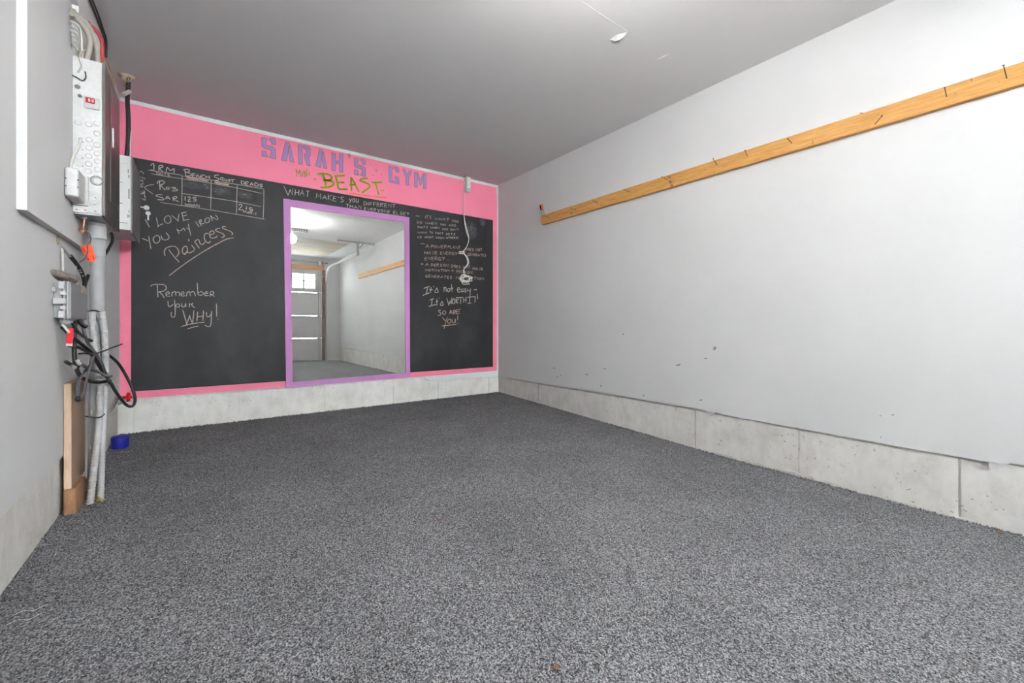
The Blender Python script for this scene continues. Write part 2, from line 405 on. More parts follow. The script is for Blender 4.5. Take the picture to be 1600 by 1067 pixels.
# scuffs on the right wall
for (px_, py_, a, b, rot) in [(1117, 544, 2.6, 3.6, -.5), (1060, 570, 5, 1.4, .2), (1103, 560, 3, 1.2, .3), (1095, 625, 3.5, .9, .1), (1006, 618, 1.3, 1.6, 0), (939, 603, .9, 2, 0), (917, 585, 3, .8, 0), (871, 589, 1.5, .8, 0), (876, 586, 1.3, .8, 0), (866, 575, 2.2, .6, .2), (974, 522, 2, .8, 0), (1395, 648, 2.3, 1.1, .3), (1375.5, 649.5, 2, .7, 0), (945, 576, 3, .6, 0), (1376, 683, 1.2, 1.2, 0)]:
    m = MB(); ring = []
    for k in range(9):
        an = 2*math.pi*k/9; rr = random.uniform(.7, 1.1); ex, ey = a*rr*math.cos(an), b*rr*math.sin(an)
        v = on_x(px_+ex*math.cos(rot)-ey*math.sin(rot), py_-ex*math.sin(rot)-ey*math.cos(rot), XR); ring.append((v.y, v.z))
    m.prism(ring, 'x', XR-0.0007, XR+0.001).build('scuff_mark', M_SCUFF, wall_right)
# ceiling: lifted joint tape and crease near the right wall
def on_z(px, py, z):
    r = ray(px, py); return Vector((0, 0, CZ))+r*((z-CZ)/r.z)
p0, p1 = on_z(900, -4, ZC), on_z(980, 49, ZC)
m = MB(); m.tube([p0, (p0+p1)/2+Vector((0.002, 0.002, 0)), p1], [0.0013, 0.0016, 0.0013], 6).build('joint_ridge', M_CEIL, ceiling)
fl = [on_z(980, 49, ZC), on_z(966, 53, ZC), on_z(953.5, 62, ZC-0.004), on_z(962, 64.5, ZC-0.016), on_z(970, 61, ZC-0.018), on_z(979, 54, ZC-0.005)]
m = MB(); vs = [m.bm.verts.new(v) for v in fl]; vs2 = [m.bm.verts.new(v+Vector((0, 0, 0.002))) for v in fl]
m.bm.faces.new(vs); m.bm.faces.new(vs2[::-1])
for k in range(6): m.bm.faces.new((vs[k], vs2[k], vs2[(k+1) % 6], vs[(k+1) % 6]))
m.build('peeling_tape', M_CEIL, ceiling)
m = MB(); m.tube([on_z(1024, 94, ZC), on_z(1036, 89, ZC-0.003), on_z(1047, 83.5, ZC)], [0.001, 0.006, 0.001], 6).build('tape_crease', M_CEIL, ceiling)
for (a, b) in [((187, 126), (330, 110)), ((230, 92), (236, 96)), ((1008, 72), (1009, 80))]:
    MB().tube([on_z(*a, ZC), on_z((a[0]+b[0])/2, (a[1]+b[1])/2, ZC), on_z(*b, ZC)], [0.0005, 0.0015, 0.0005], 6).build('joint_ridge', M_CEIL, ceiling)
# bare gypsum sheets of the ceiling towards the garage door, with taped seams
yb0, yb1 = -0.62, -2.75
for k in range(4):
    a = yb0+(yb1-yb0)*k/4; b = yb0+(yb1-yb0)*(k+1)/4
    MB().box(XL+0.02, 2.72, b+0.03, a-0.03, ZC-0.004, ZC+0.002).build('gypsum_sheet', M_BEIGEBOARD, ceiling)
    MB().box(XL+0.02, 2.72, a-0.034, a+0.034, ZC-0.005, ZC+0.002).build('taped_seam', M_MUD, ceiling)

# concrete kerb, cast in lengths with joints
def kerb(name, horizontal, cuts, label):
    REC = 0.014
    if horizontal == 'x':
        base = MB().box(XL-0.05, XR+0.05, YB+REC+0.008, YB+0.15, -0.25, 0.33)
    elif horizontal == 'R':
        base = MB().box(XR+REC+0.008, XR+0.15, YF-0.1, YB+0.1, -0.35, 0.26)
    else:
        base = MB().box(XL-0.15, XL-REC-0.012, YF-0.1, YB+0.1, -0.35, 0.31)
    root = base.build(name, M_CONC, None, (0, 0, 0), kind='structure', label=label, category='kerb')
    for a, b in zip(cuts[:-1], cuts[1:]):
        o = random.uniform(-0.0015, 0.0015); g = 0.0042
        if horizontal == 'x': q = MB().box(a+g, b-g, YB+REC+o, YB+0.03, -0.24, 0.270 if b < 2.2 else 0.208, 0.0015, 1)
        elif horizontal == 'R': q = MB().box(XR+REC+o, XR+0.03, a+g, b-g, -0.34, 0.203, 0.0015, 1)
        else: q = MB().box(XL-0.03, XL-REC+o, a+g, b-g, -0.34, 0.256, 0.0015, 1)
        q.build('concrete_panel', M_CONC, root)
    return root
kerb('trim_1', 'x', [XL-0.05, -0.423, 0.306, 1.034, 1.748, 2.296, 3.012, XR+0.05], 'grey concrete kerb below the pink wall')
kerb('trim_2', 'R', [YF-0.1, -2.4, -1.6, -0.75, 0.414, 1.145, 1.868, 2.597, 3.802, YB+0.08], 'grey concrete kerb below the right wall')
kerb('trim_3', 'L', [YF-0.1, -2.4, -1.2, 0.1, 1.35, 3.3, YB+0.08], 'grey concrete kerb below the left wall')
# pale mortar smear where carpet meets kerb on the right
m = MB()
for k in range(120):
    y = 1.80-1.45*k/120; z = floor_z(XR, y); L = 0.016; e = math.exp(-((y-1.35)/0.42)**2)
    h = 0.022*e*(0.5+0.5*math.sin(k*0.55+math.sin(k*.21)*2))+random.uniform(0, 0.006)
    m.box(XR+0.006, XR+0.02, y-L/2, y+L/2, z-0.02, z+0.006+h)
m.build('mortar_smear', plain('pale_mortar', (0.80, 0.785, 0.76), 0.9, 0, 0.06, 60), bpy.data.objects['trim_2'], kind='stuff')

# ================================================================== PINK END WALL
YBOARD = YB-0.003
board = MB().box(-0.438, 3.071, YBOARD, YB-0.0009, 0.341, 2.236).build('chalkboard', M_BLACK, None, None, label='large black painted chalkboard covered in handwriting on the pink wall', category='chalkboard')
CHY = YBOARD-0.0006
def wall_pts(seq, y=YB):
    return [(v.x, v.z) for v in (on_y(p[0], p[1], y) for p in seq)]
def parse(s):
    out = []
    for part in s.split(';'):
        nums = [[float(q) for q in t.split(',')] for t in part.split()]
        out.append(nums)
    return out
def traced(x0, y0, sc, s):
    return [[(x0+a/sc, y0+b/sc) for a, b in pl] for pl in parse(s)]
def curve2(pl, sub=5):
    P = [Vector((p[0], p[1], 0)) for p in pl]
    return [(v.x, v.y) for v in smooth_path(P, sub)]
GLYPH = {
 'A': (6, '0,0 3,10 6,0;1,4 5,4'), 'B': (5, '0,0 0,10 4,9 4,6 0,5 5,4 4.6,0.5 0,0'), 'C': (5, '5,9 2,10 0,6 0,3 2,0 5,1'),
 'D': (5.5, '0,0 0,10 3,9.5 5.5,6 5,2 0,0'), 'E': (4.5, '4.5,10 0,10 0,0 4.5,0;0,5 3.8,5.4'), 'F': (4.5, '4.5,10 0,10 0,0;0,5 3.6,5.3'),
 'G': (5.5, '5,9 2,10 0,6 0,3 2,0 5.3,0.6 5.3,4 3,4'), 'H': (5.5, '0,0 0,10;5.5,0 5.5,10;0,5 5.5,5.4'), 'I': (1, '0.5,0 0.5,10'),
 'K': (5, '0,0 0,10;5,10 0,4.5 5,0'), 'L': (4.5, '0,10 0,0 4.5,0.3'), 'M': (7, '0,0 1,10 3.5,3 6,10 7,0'), 'N': (5.5, '0,0 0,10 5.5,0 5.5,10'),
 'O': (5.5, '2.8,10 0.3,7 0.3,3 2.8,0 5.3,3 5.2,7 2.8,10'), 'P': (5, '0,0 0,10 4,9.5 4.8,7 4,5 0,4.6'), 'R': (5.2, '0,0 0,10 4,9.5 4.6,7.4 0,5 5.2,0'),
 'S': (5, '4.8,9 2.4,10 0.4,8 2.5,5.4 4.8,3 2.6,0 0,1'), 'T': (5.5, '0,10 5.5,10;2.7,10 2.7,0'), 'U': (5, '0,10 0.2,2 2.5,0 4.8,2 5,10'),
 'V': (5.5, '0,10 2.8,0 5.5,10'), 'W': (8, '0,10 2,0 4,7 6,0 8,10'), 'Y': (5.5, '0,10 2.8,5;5.5,10 2,-1'), '1': (1.5, '0,8 1,10 1,0'),
 "'": (1, '0.5,10 0.3,7.5'), '.': (1, '0.3,0 0.7,0.7'), '?': (4.5, '0,8 2,10 4.4,8 4,6 2,4.5 2,3;1.8,0.2 2.2,0.8'), '!': (1, '0.5,10 0.5,3.4;0.3,0.2 0.7,0.8'),
 '-': (4, '0,5 4,5'), '+': (4.5, '0,5 4.5,5;2.2,8 2.2,2')}
def text(s, p0, p1, h, slant=0.05):
    sp = 2.2; tot = sum(GLYPH[c][0] for c in s)+sp*(len(s)-1); gx = 0; out = []
    for c in s:
        wd, g_ = GLYPH[c]; jy = random.uniform(-.6, .6); jh = random.uniform(.9, 1.08)
        for pl in parse(g_):
            q = []
            for a, b in pl:
                t = (gx+a+random.uniform(-.3, .3))/tot; bb = (b*jh+jy)/10*h+random.uniform(-.03, .03)*h
                q.append((p0[0]+(p1[0]-p0[0])*t+slant*bb, p0[1]+(p1[1]-p0[1])*t-bb))
            out.append(q)
        gx += wd+sp
    return out
def text_c(x0, y0, sc, s, a, b, h):
    return text(s, (x0+a[0]/sc, y0+a[1]/sc), (x0+b[0]/sc, y0+b[1]/sc), h/sc)
def words(strokes, gap):
    boxes = [(min(p[0] for p in q)-gap, min(p[1] for p in q)-gap*.5, max(p[0] for p in q)+gap, max(p[1] for p in q)+gap*.5) for q in strokes]
    par = list(range(len(strokes)))
    def root(i):
        while par[i] != i: i = par[i]
        return i
    for i in range(len(boxes)):
        for j in range(i):
            A, B = boxes[i], boxes[j]
            if A[0] < B[2] and B[0] < A[2] and A[1] < B[3] and B[1] < A[3]: par[root(i)] = root(j)
    out = {}
    for i, q in enumerate(strokes): out.setdefault(root(i), []).append(q)
    return list(out.values())
def chalk(strokes, wd, label, mat=M_CHALK, parent=board, y=CHY, name='chalk_word', smooth=True, gap=0.9):
    for grp in words([q for q in strokes if len(q) > 1], gap):
        m = MB()
        for pl in grp:
            q = curve2(pl) if (smooth and len(pl) > 2) else [tuple(Vector(pl[0]).lerp(Vector(pl[-1]), k/8)) for k in range(9)] if len(pl) == 2 else pl
            m.ribbon(wall_pts(q), wd*CW, y)
        m.build(name, mat, parent, label=label)
CW = 0.72

K = (225, 245, 14.23); Q = (325, 260, 11.85); C = (215, 320, 8.894); R8 = (220, 420, 8.0); W7 = (435, 285, 7.62); P9 = (645, 330, 9.7); I11 = (655, 430, 11.855)
# record table
tb = traced(*K, '150,200 175,165 220,165 220,305;140,292 205,300;330,200 335,320;330,200 400,190 420,225 350,260 430,345;490,340 520,240 590,310 665,265 670,375')
tb += traced(*K, '865,295 950,275 1010,300 985,340 930,345 1040,375 1050,415 940,435;910,280 930,435') + text_c(*K, 'ENCH', (1085, 455), (1450, 498), 78)
tb += traced(*Q, '205,165 130,165 130,200 195,225 190,255 120,260;255,205 280,215 270,245 235,245 235,215 255,205;270,230 285,275;310,225 315,265 345,270 350,235;375,285 395,240 410,285;380,270 410,270;455,245 450,295;410,245 500,245')
tb += text('DEADS', (377, 288), (410, 292.5), 5)
chalk(tb, 0.0048, 'chalk table headings')
chalk(text_c(*K, 'NOTS', (285, 392), (570, 436), 48), 0.0028, 'tiny chalk word under the table heading')
tl = [[(231, 265.8), (246, 268), (260, 270), (284.3, 274)], [(236, 271.5), (255, 275), (284, 279.3)], [(284.3, 274), (284.6, 290), (283.8, 321)], [(330, 281), (329.8, 300), (329, 327.7)], [(370.5, 289.2), (370, 310), (369.4, 335)], [(412.2, 295), (412, 318), (411, 342.7)],
      [(285, 275), (330, 281.5), (371, 288.5), (412, 295.3)], [(284, 279.5), (330, 286.5), (371, 294), (409, 302.3)], [(284, 302.3), (330, 309), (370, 315.3), (408, 323)], [(250, 316.2), (284, 321.3), (330, 328.3), (370, 335), (414, 342.6)]]
chalk(tl, 0.0036, 'chalk ruled table lines')
chalk([[(291, 277.6), (305, 280), (326, 283.2)], [(335, 284.6), (346, 287), (358, 289)]], 0.0105, 'thick chalk underlines', M_CHALK2)
chalk(traced(*K, '295,600 315,550 400,535 455,560 420,610 360,630;345,550 360,740;365,630 420,690 475,745;500,680 540,680 560,710 530,725 495,710 500,680;600,685 690,680 680,710 640,715 735,725 725,755 615,765;420,850 330,840 265,870 350,895 435,925 420,960 290,950;480,945 520,880 580,950;500,925 560,920;650,985 655,900 720,885 720,920 660,940 775,1005'), 0.0052, 'chalk row names of the table')
chalk(traced(*K, '915,875 915,980;970,905 1010,890 1030,920 980,985 1050,990;1165,900 1100,905 1095,935 1150,945 1150,980 1090,985') + traced(*Q, '570,725 590,700 625,710 620,745 570,800 660,805;710,740 710,805;820,770 770,765 765,790 825,800 815,825 765,820'), 0.0045, 'chalk numbers in the table')
chalk(text('MAR-1', (380, 332.3), (400, 336.3), 3.6) + text('WHAN', (289, 321), (311, 324), 4), 0.0028, 'small chalk notes in the table')
chalk(traced(205, 255, 14.22, '190,205 230,180 280,240;210,305 315,350;205,400 230,375 260,390 255,430;225,540 215,490 250,455 290,470;240,540 265,500;225,640 270,650 305,665 280,600;215,690 270,670 300,720 310,780;220,780 310,820 320,800;510,478 400,490 300,540 380,610 490,690'), 0.0038, 'sideways chalk word with a pointing bracket')
# love note
chalk(traced(*C, '105,200 168,315;260,175 285,295 285,295 355,262;385,170 430,150 460,190 460,235 425,258 385,240 372,200 390,165;470,145 560,220 560,220 575,125;680,100 615,115 615,115 640,215 640,215 715,205;625,160 690,140;60,465 155,505;155,435 170,520 185,615;250,430 290,430 310,470 300,510 260,535 225,510 220,465 250,430;325,425 345,475 390,490 430,470 435,440 395,385;580,405 550,345 550,345 600,362 640,325 660,365;678,320 720,345;705,265 720,340 740,425;805,235 855,310;850,225 885,295;850,225 880,205 885,230 865,250 905,265 930,250;950,190 985,180 1000,210 985,245 950,250 935,220 950,190;1040,225 1018,160 1018,160 1100,205 1112,180 1080,140'), 0.0042, 'chalk note of two slanting lines')
chalk(traced(*C, '385,710 370,660 395,605 460,578 520,580 560,615 575,660 560,700 535,725;430,620 500,710 580,800;640,690 620,640 635,595 670,575 690,600 690,640 660,690 650,680 690,660 720,670 760,650 790,635;748,555 800,625;790,510 860,605;795,510 820,490 850,485 870,540 905,550 935,520;985,400 945,400 925,440 940,500 985,530 1015,505;1010,420 1060,400 1050,365 1015,370 1000,415 1020,460 1080,455 1110,430;1150,325 1100,335 1085,360 1130,380 1180,400 1205,430 1190,450 1165,455;1230,305 1190,300 1180,325 1230,345 1290,370 1320,400 1305,420;440,985 560,890 700,790 850,690 1000,600 1120,535 1230,480 1335,455'), 0.0048, 'large cursive chalk word with a long rising underline', M_CHALK2)
chalk(traced(*C, '705,490 720,492'), 0.012, 'chalk dot')
# remember note
chalk(traced(*R8, '125,220 150,200 210,195 290,200 320,240 290,275 220,290;205,200 215,355;225,285 270,325 295,365;315,320 355,310 345,285 315,305 325,340 370,340;385,345 395,285;395,300 430,285 440,340;440,300 475,290 490,345;505,320 540,310 530,285 505,305 515,340 555,335;570,345 580,285;580,300 610,285 620,340;620,300 660,285 685,345;705,175 715,330;715,300 760,285 780,310 760,330 715,325;795,310 835,305 825,285 798,300 805,335 850,330;870,350 870,290 910,290 905,315 875,320 925,345;340,400 345,460 370,470 410,440;420,385 430,500 425,590 400,605 378,575 385,540;445,440 475,440 485,465 465,480 440,470 445,440;510,430 515,470 550,470 560,430 565,475;605,430 610,480;600,440 640,440 650,425 640,460 680,487'), 0.0042, 'rounded chalk handwriting in two lines')
chalk(traced(*R8, '525,515 575,690 575,690 610,590 610,590 645,670 665,520;710,535 700,660;785,520 775,650;705,600 785,590;820,540 825,590 850,600 880,565;885,525 880,640 875,700 850,725 800,705;945,435 950,600;960,628 968,634;500,722 620,690 800,665;580,752 650,730 720,715'), 0.0046, 'underlined chalk capitals with an exclamation mark')
# heading over the mirror
hd = traced(*W7, '65,45 115,155 115,155 140,85 140,85 165,150 170,75')
for s_, a, b, h in [('HAT', (195, 157), (368, 170), 72), ("MAKE'S", (448, 188), (775, 238), 60), ('YOU', (838, 238), (950, 245), 50), ('DIFFERENT', (1015, 270), (1390, 303), 42), ('THAN', (803, 298), (985, 318), 38), ('EVERYONE', (1020, 328), (1325, 366), 32), ('ELSE?', (1368, 378), (1550, 396), 34)]:
    hd += text_c(*W7, s_, a, b, h)
chalk(hd, 0.0044, 'chalk question written above the mirror', smooth=False)
# right hand paragraphs
para = [[('-', (40, 85), (105, 92), 30), ("IT'S", (185, 110), (275, 112), 45), ('WHAT', (325, 130), (550, 145), 36), ('YOU', (590, 165), (690, 175), 35),
  ('DO', (60, 185), (135, 190), 35), ('WHEN', (185, 195), (360, 205), 32), ('YOU', (415, 215), (495, 218), 28), ('ARE', (545, 225), (655, 232), 28),
  ("THAT'S", (65, 255), (220, 262), 30), ('WHEN', (260, 262), (405, 268), 28), ('YOU', (440, 285), (525, 288), 28), ("DON'T", (570, 290), (690, 295), 26),
  ('WANT', (70, 335), (210, 342), 28), ('TO', (250, 335), (300, 338), 26), ('THAT', (335, 345), (460, 352), 28), ('SETS', (500, 360), (640, 365), 28),
  ('US', (70, 405), (130, 408), 28), ('APART', (175, 408), (310, 412), 28), ('FROM', (350, 418), (475, 420), 28), ('OTHERS!', (505, 420), (685, 418), 30)],
 [('-', (118, 512), (175, 517), 40), ('A', (190, 555), (245, 555), 55), ('POWER', (275, 557), (510, 562), 45), ('PLANT', (530, 560), (715, 575), 42), ('DOES', (790, 595), (920, 602), 36), ('NOT', (955, 605), (1045, 605), 42),
  ('HAVE', (175, 655), (370, 660), 50), ('ENERGY', (415, 655), (670, 665), 42), ('IT', (745, 665), (800, 668), 36), ('GENERATES', (830, 675), (1105, 690), 38), ('ENERGY...', (180, 740), (550, 740), 45)],
 [('+', (115, 828), (160, 828), 55), ('A', (190, 830), (235, 830), 45), ('PERSON', (275, 840), (535, 840), 45), ('DOES', (580, 850), (720, 865), 40), ('NOT', (755, 865), (865, 865), 36), ('HAVE', (910, 890), (1060, 895), 40),
  ('MOTIVATION', (185, 910), (550, 915), 35), ('A', (580, 915), (615, 915), 35), ('PERSON', (660, 935), (900, 950), 38), ('GENERATES', (190, 1000), (590, 1025), 40), ('MOTIVATION', (650, 1025), (1075, 1040), 38)]]
for blk, lab, wd in zip(para, ('small chalk paragraph at the top', 'small chalk paragraph in the middle', 'small chalk paragraph at the bottom'), (0.0036, 0.0044, 0.0044)):
    st = []
    for s_, a, b, h in blk: st += text_c(*P9, s_, a, b, h)
    chalk(st, wd, lab, M_CHALK if wd < .004 else M_CHALK2, smooth=False)
chalk(traced(*I11, "80,245 190,205;150,225 140,290 125,340;60,375 120,350 190,325;215,220 210,325;180,270 250,265;265,200 268,225;330,230 285,315 345,315 340,270 325,240;455,215 460,305;458,240 490,225 500,305;530,250 560,250 565,285 540,305 515,285 530,250;595,165 605,305;570,245 630,240;705,280 750,260 735,230 705,250 715,310 765,310;820,260 790,255 775,290 795,310 820,285 825,305;870,250 840,255 845,275 870,290 855,310 835,310;895,255 900,290 940,285;945,245 940,340 935,395;1010,270 1070,268"), 0.0062, 'larger chalk line ending in a dash')
chalk(traced(*I11, "190,465 270,430;240,445 225,555;175,580 250,555 310,540;325,440 325,560;300,490 350,480;370,415 370,432;420,480 390,550 440,555 430,500 415,480;505,420 545,545 545,545 570,480 570,480 590,530 605,410;640,430 660,470 650,520 620,525 615,470 640,430;680,415 680,525;680,415 715,415 715,455 685,470 720,525;765,420 765,530;725,415 805,410;820,410 820,510;865,400 865,505;820,460 865,455;885,410 960,400;935,400 930,510;895,520 960,515;960,400 1050,400;1035,405 1030,505;1070,340 1080,440"), 0.0062, 'chalk line in bold capitals')
chalk(traced(*I11, "405,645 360,650 365,680 400,705 385,740 335,740;440,665 480,665 490,700 460,725 430,705 440,665;560,720 580,645 610,720;565,690 605,690;630,650 630,720;630,650 670,655 660,685 630,690 665,720;765,630 690,645 690,715 750,700;690,680 745,665;430,780 470,840;520,780 490,860 460,990;535,820 575,815 580,860 550,890 520,870 535,820;605,810 610,875 650,875 665,805;665,805 670,880;710,740 710,835;713,885 720,895;415,940 550,925 690,910"), 0.0056, 'short centred chalk words with an underline', M_CHALK2)
# rubbed-out chalk
for (cx, cy, a, b) in [(300, 290, 17, 7), (322, 291, 9, 6), (345, 298, 17, 9), (383, 305, 17, 7), (300, 321, 15, 5), (735, 360, 12, 16), (754, 347, 6, 8), (300, 292, 8, 4)]:
    q = [on_y(cx+s1*a, cy+s2*b, YB) for s1, s2 in ((-1, 0), (1, 0), (0, -1), (0, 1))]
    m = MB(); yy = CHY+0.0003
    x0, x1, z0, z1 = q[0].x, q[1].x, q[3].z, q[2].z
    x0 = max(x0, -0.43); x1 = min(x1, 3.065)
    vs = [m.bm.verts.new((x, yy, z)) for x, z in ((x0, z0), (x1, z0), (x1, z1), (x0, z1))]; m.bm.faces.new(vs)
    m.build('chalk_smudge', M_DUST, board)

# stencilled lettering on the pink band
PY = YB-0.0014
STEN = {
 'S': [[(0, 1), (.4, 1), (.4, .92), (.32, .85), (.32, .62), (.85, .58), (1, .48), (1, 0), (.58, 0), (.58, .1), (.68, .18), (.68, .4), (.2, .44), (0, .52)], [(.55, 1), (.9, 1), (1, .92), (1, .7), (.7, .7), (.7, .85), (.55, .88)], [(0, .3), (.32, .3), (.32, .14), (.42, .1), (.42, 0), (0, 0)]],
 'A': [[(.33, 1), (.64, 1), (.45, .15), (.45, 0), (0, 0)], [(.70, .9), (1, 0), (.70, 0), (.54, .58)]],
 'R': [[(0, 1), (.33, 1), (.33, 0), (0, 0)], [(.42, 1), (.85, 1), (1, .9), (1, .55), (.88, .45), (1, 0), (.7, 0), (.5, .45), (.5, .55), (.68, .58), (.68, .82), (.42, .84)]],
 'H': [[(0, 1), (.32, 1), (.32, .6), (.45, .6), (.45, .42), (.32, .42), (.32, 0), (0, 0)], [(.68, 1), (1, 1), (1, 0), (.68, 0), (.68, .42), (.55, .42), (.55, .6), (.68, .6)]],
 "'": [[(0, .85), (.5, 1), (1, .8), (.55, 0)]],
 'G': [[(0, 1), (.45, 1), (.45, .85), (.33, .8), (.33, .2), (.45, .15), (.45, 0), (.1, 0), (0, .1)], [(.55, 1), (.9, 1), (1, .9), (1, .7), (.68, .7), (.68, .84), (.55, .86)], [(.55, 0), (1, 0), (1, .42), (.58, .42), (.58, .3), (.68, .28), (.68, .15), (.55, .13)]],
 'Y': [[(0, 1), (.3, 1), (.5, .66), (.7, 1), (1, 1), (.66, .45), (.66, 0), (.34, 0), (.34, .45)]],
 'M': [[(0, 1), (.25, 1), (.25, 0), (0, 0)], [(.28, .95), (.5, .55), (.72, .95), (.72, .55), (.5, .15), (.28, .55)], [(.75, 1), (1, 1), (1, 0), (.75, 0)]]}
D12 = (400, 205, 12.55); E8 = (500, 230, 8.89)
sign = thing('painted_lettering', on_y(540, 285, YB), 'lilac stencilled capitals outlined in pencil on the pink band', 'lettering')
for ch, cr, (tl_, tr_, bl_, br_) in [('S', D12, ((110, 120), (385, 150), (115, 490), (385, 545))), ('A', D12, ((495, 195), (745, 240), (495, 570), (745, 610))), ('R', D12, ((825, 260), (1065, 300), (835, 640), (1065, 680))), ('A', D12, ((1170, 340), (1390, 380), (1170, 690), (1390, 740))),
        ('H', E8, ((162, 75), (320, 100), (162, 325), (318, 350))), ("'", E8, ((385, 90), (425, 95), (385, 155), (425, 160))), ('S', E8, ((475, 150), (632, 175), (475, 380), (632, 408))), ('G', E8, ((955, 255), (1095, 285), (955, 485), (1095, 515))), ('Y', E8, ((1145, 300), (1275, 325), (1145, 520), (1275, 545))), ('M', E8, ((1310, 340), (1475, 370), (1310, 555), (1475, 585)))]:
    def mp(u, v):
        a = Vector(bl_).lerp(Vector(br_), u); b = Vector(tl_).lerp(Vector(tr_), u); p = a.lerp(b, v)
        return (cr[0]+p.x/cr[2], cr[1]+p.y/cr[2])
    m = MB(); mo = MB()
    for poly in STEN[ch]:
        pts = wall_pts([mp(*q) for q in poly])
        f = m.bm.faces.new([m.bm.verts.new((x, PY, z)) for x, z in pts]); f.normal_update(); bmesh.ops.triangulate(m.bm, faces=[f], ngon_method='EAR_CLIP')
        for a, b in zip(pts, pts[1:]+pts[:1]): mo.ribbon([a, b], 0.0032, PY-0.0004)
    L = m.build('stencil_letter', M_STENCIL, sign); mo.build('letter_outline', M_OUT, L)
for s_ in '690,238 705,250;735,262 745,272;760,310 810,315;765,330 800,332;720,370 730,390 762,388;840,370 860,375 850,395'.split(';'):
    chalk(traced(*E8, s_), 0.003, 'faint rubbed-out letter trace', M_OUT, sign, PY, 'erased_trace')
graf = thing('graffiti_lettering', on_y(545, 300, YB), 'lime green brush lettering with dashes below the lilac capitals', 'lettering')
chalk(traced(*E8, '35,375 60,430 85,550;-40,370 60,370 130,385 160,420 140,455 40,455;60,460 150,470 190,500 160,540 80,560 0,560;215,400 240,500 260,585;200,400 345,395;230,490 340,490;255,585 385,585;430,415 435,610;430,415 480,500 540,625;410,525 500,520;665,435 600,435 555,460 620,490 680,520 680,560 580,635;715,490 865,490;770,495 815,665'), 0.0125, 'big lime letters', M_GREEN, graf, PY, 'brush_letter', gap=-0.6)
chalk(traced(*D12, '778,748 806,888;778,748 832,836;852,758 832,836;852,758 884,902;898,800 916,884;890,762 894,774;936,770 958,905;936,770 1004,888;984,742 1004,888;1036,800 1052,870;1028,752 1031,764'), 0.0052, 'small lime letters', M_GREEN, graf, PY, 'brush_letter', gap=0.0)
chalk([[(489, 279.6), (494.5, 280.4)], [(594.5, 297.2), (600.5, 297.6)], [(545, 301.5), (560, 303.8), (580, 306.8), (605, 309)]], 0.0075, 'orange dashes and underline', M_ORANGE, graf, PY, 'brush_dash')

# mirror with purple painted frame
mir = thing('wall_mirror', (1.30, YB, 0.28), 'tall wall mirror in a flat purple painted frame', 'mirror')
mx0, mx1, mz0, mz1 = 0.70, 1.895, 0.315, 2.06
m = MB(); rows = 60; prev = None; yy = YB-0.0075; dz = (mz1-mz0)/rows
for k in range(rows+1):
    z = mz0+dz*k
    sl = 0.0
    if z < 1.1: sl = -0.0052*min(1, (1.1-z)/0.55)
    if z > 1.7: sl = 0.0018*min(1, (z-1.7)/0.25)
    if k: yy += sl*dz
    row = [m.bm.verts.new((mx0+(mx1-mx0)*i/4, yy, z)) for i in range(5)]
    if prev:
        for i in range(4):
            f = m.bm.faces.new((prev[i], prev[i+1], row[i+1], row[i])); f.smooth = True
    prev = row
m.build('mirror_glass', M_MIRROR, mir)
MB().box(mx0, mx1, YB-0.006, YB-0.0031, mz0, mz1).build('mirror_backing', M_DARK, mir)
oTL, oTR, oBL, oBR = (0.655, 2.090), (1.926, 2.100), (0.679, 0.277), (1.936, 0.294)
iTL, iTR, iBL, iBR = (0.717, 2.022), (1.868, 2.036), (0.736, 0.326), (1.882, 0.342)
FY0, FY1 = YB-0.016, YB-0.0035
for quad in ((oTL, oTR, iTR, iTL), (oBL, iBL, iBR, oBR), (oTL, iTL, iBL, oBL), (oTR, oBR, iBR, iTR)):
    MB().prism(list(quad), 'y', FY0, FY1).build('frame_strip', M_PURPLE, mir)

# white sensor hanging at the ceiling line and its cable
sen = thing('ceiling_sensor', (on_y(728, 285, YB-0.05).x, YB-0.05, 2.55), 'white box sensor hanging where the pink wall meets the ceiling', 'sensor')
c0 = on_y(730, 288, YB-0.05); zt = on_y(730, 277, YB-0.05).z; zb = on_y(730, 300, YB-0.05).z
MB().box(c0.x-0.030, c0.x+0.034, YB-0.085, YB-0.02, zb, zt, 0.012, 3).build('sensor_body', M_LGREY, sen)
MB().box(c0.x-0.018, c0.x+0.022, YB-0.090, YB-0.084, zb+0.03, zt-0.01, 0.003, 2).build('sensor_lens', M_WHITE, sen)
MB().box(c0.x-0.012, c0.x+0.016, YB-0.0915, YB-0.0895, zb+0.027, zb+0.031).build('sensor_slot', M_DARK, sen)
m = MB(); m.lathe([(0.055, 0), (0.05, -0.006), (0.03, -0.012), (0.018, -0.02)], (c0.x, YB-0.055, ZC), 'z', 14); m.box(c0.x-0.010, c0.x+0.012, YB-0.07, YB-0.045, zt-0.01, ZC-0.01)
m.build('sensor_mount', M_TAN, sen)
wc = thing('white_cable', on_y(727, 443, YB-0.02), 'knotted white cable dangling from the ceiling sensor over the chalkboard', 'cable')
y0 = YB-0.02
for k, off in enumerate((0, 1.6)):
    pts = [(725.5, 279, YB-0.05), (725.2, 300), (724.7, 330), (726+off*.6, 348), (729+off, 362), (732.5, 374), (729, 386), (723.5+off*.4, 394), (729+off, 402), (730.5+off, 412), (725+off*.3, 420), (724.5+off*.8, 427)]
    cable('cable_strand', px_y(pts, y0-0.004*k), 0.0042, M_WIRE, parent=wc)
coil = []
for k in range(46):
    a = k*0.52; rr = 0.92+0.30*math.sin(k*1.7); coil.append((727.5+(8.2*rr)*math.cos(a)+1.6*math.sin(k*2.3), 435+(5.2*rr)*math.sin(a+.35*math.sin(k*.31))+(1.5 if k > 30 else 0), y0-0.002-0.012*((k*7) % 5)/5))
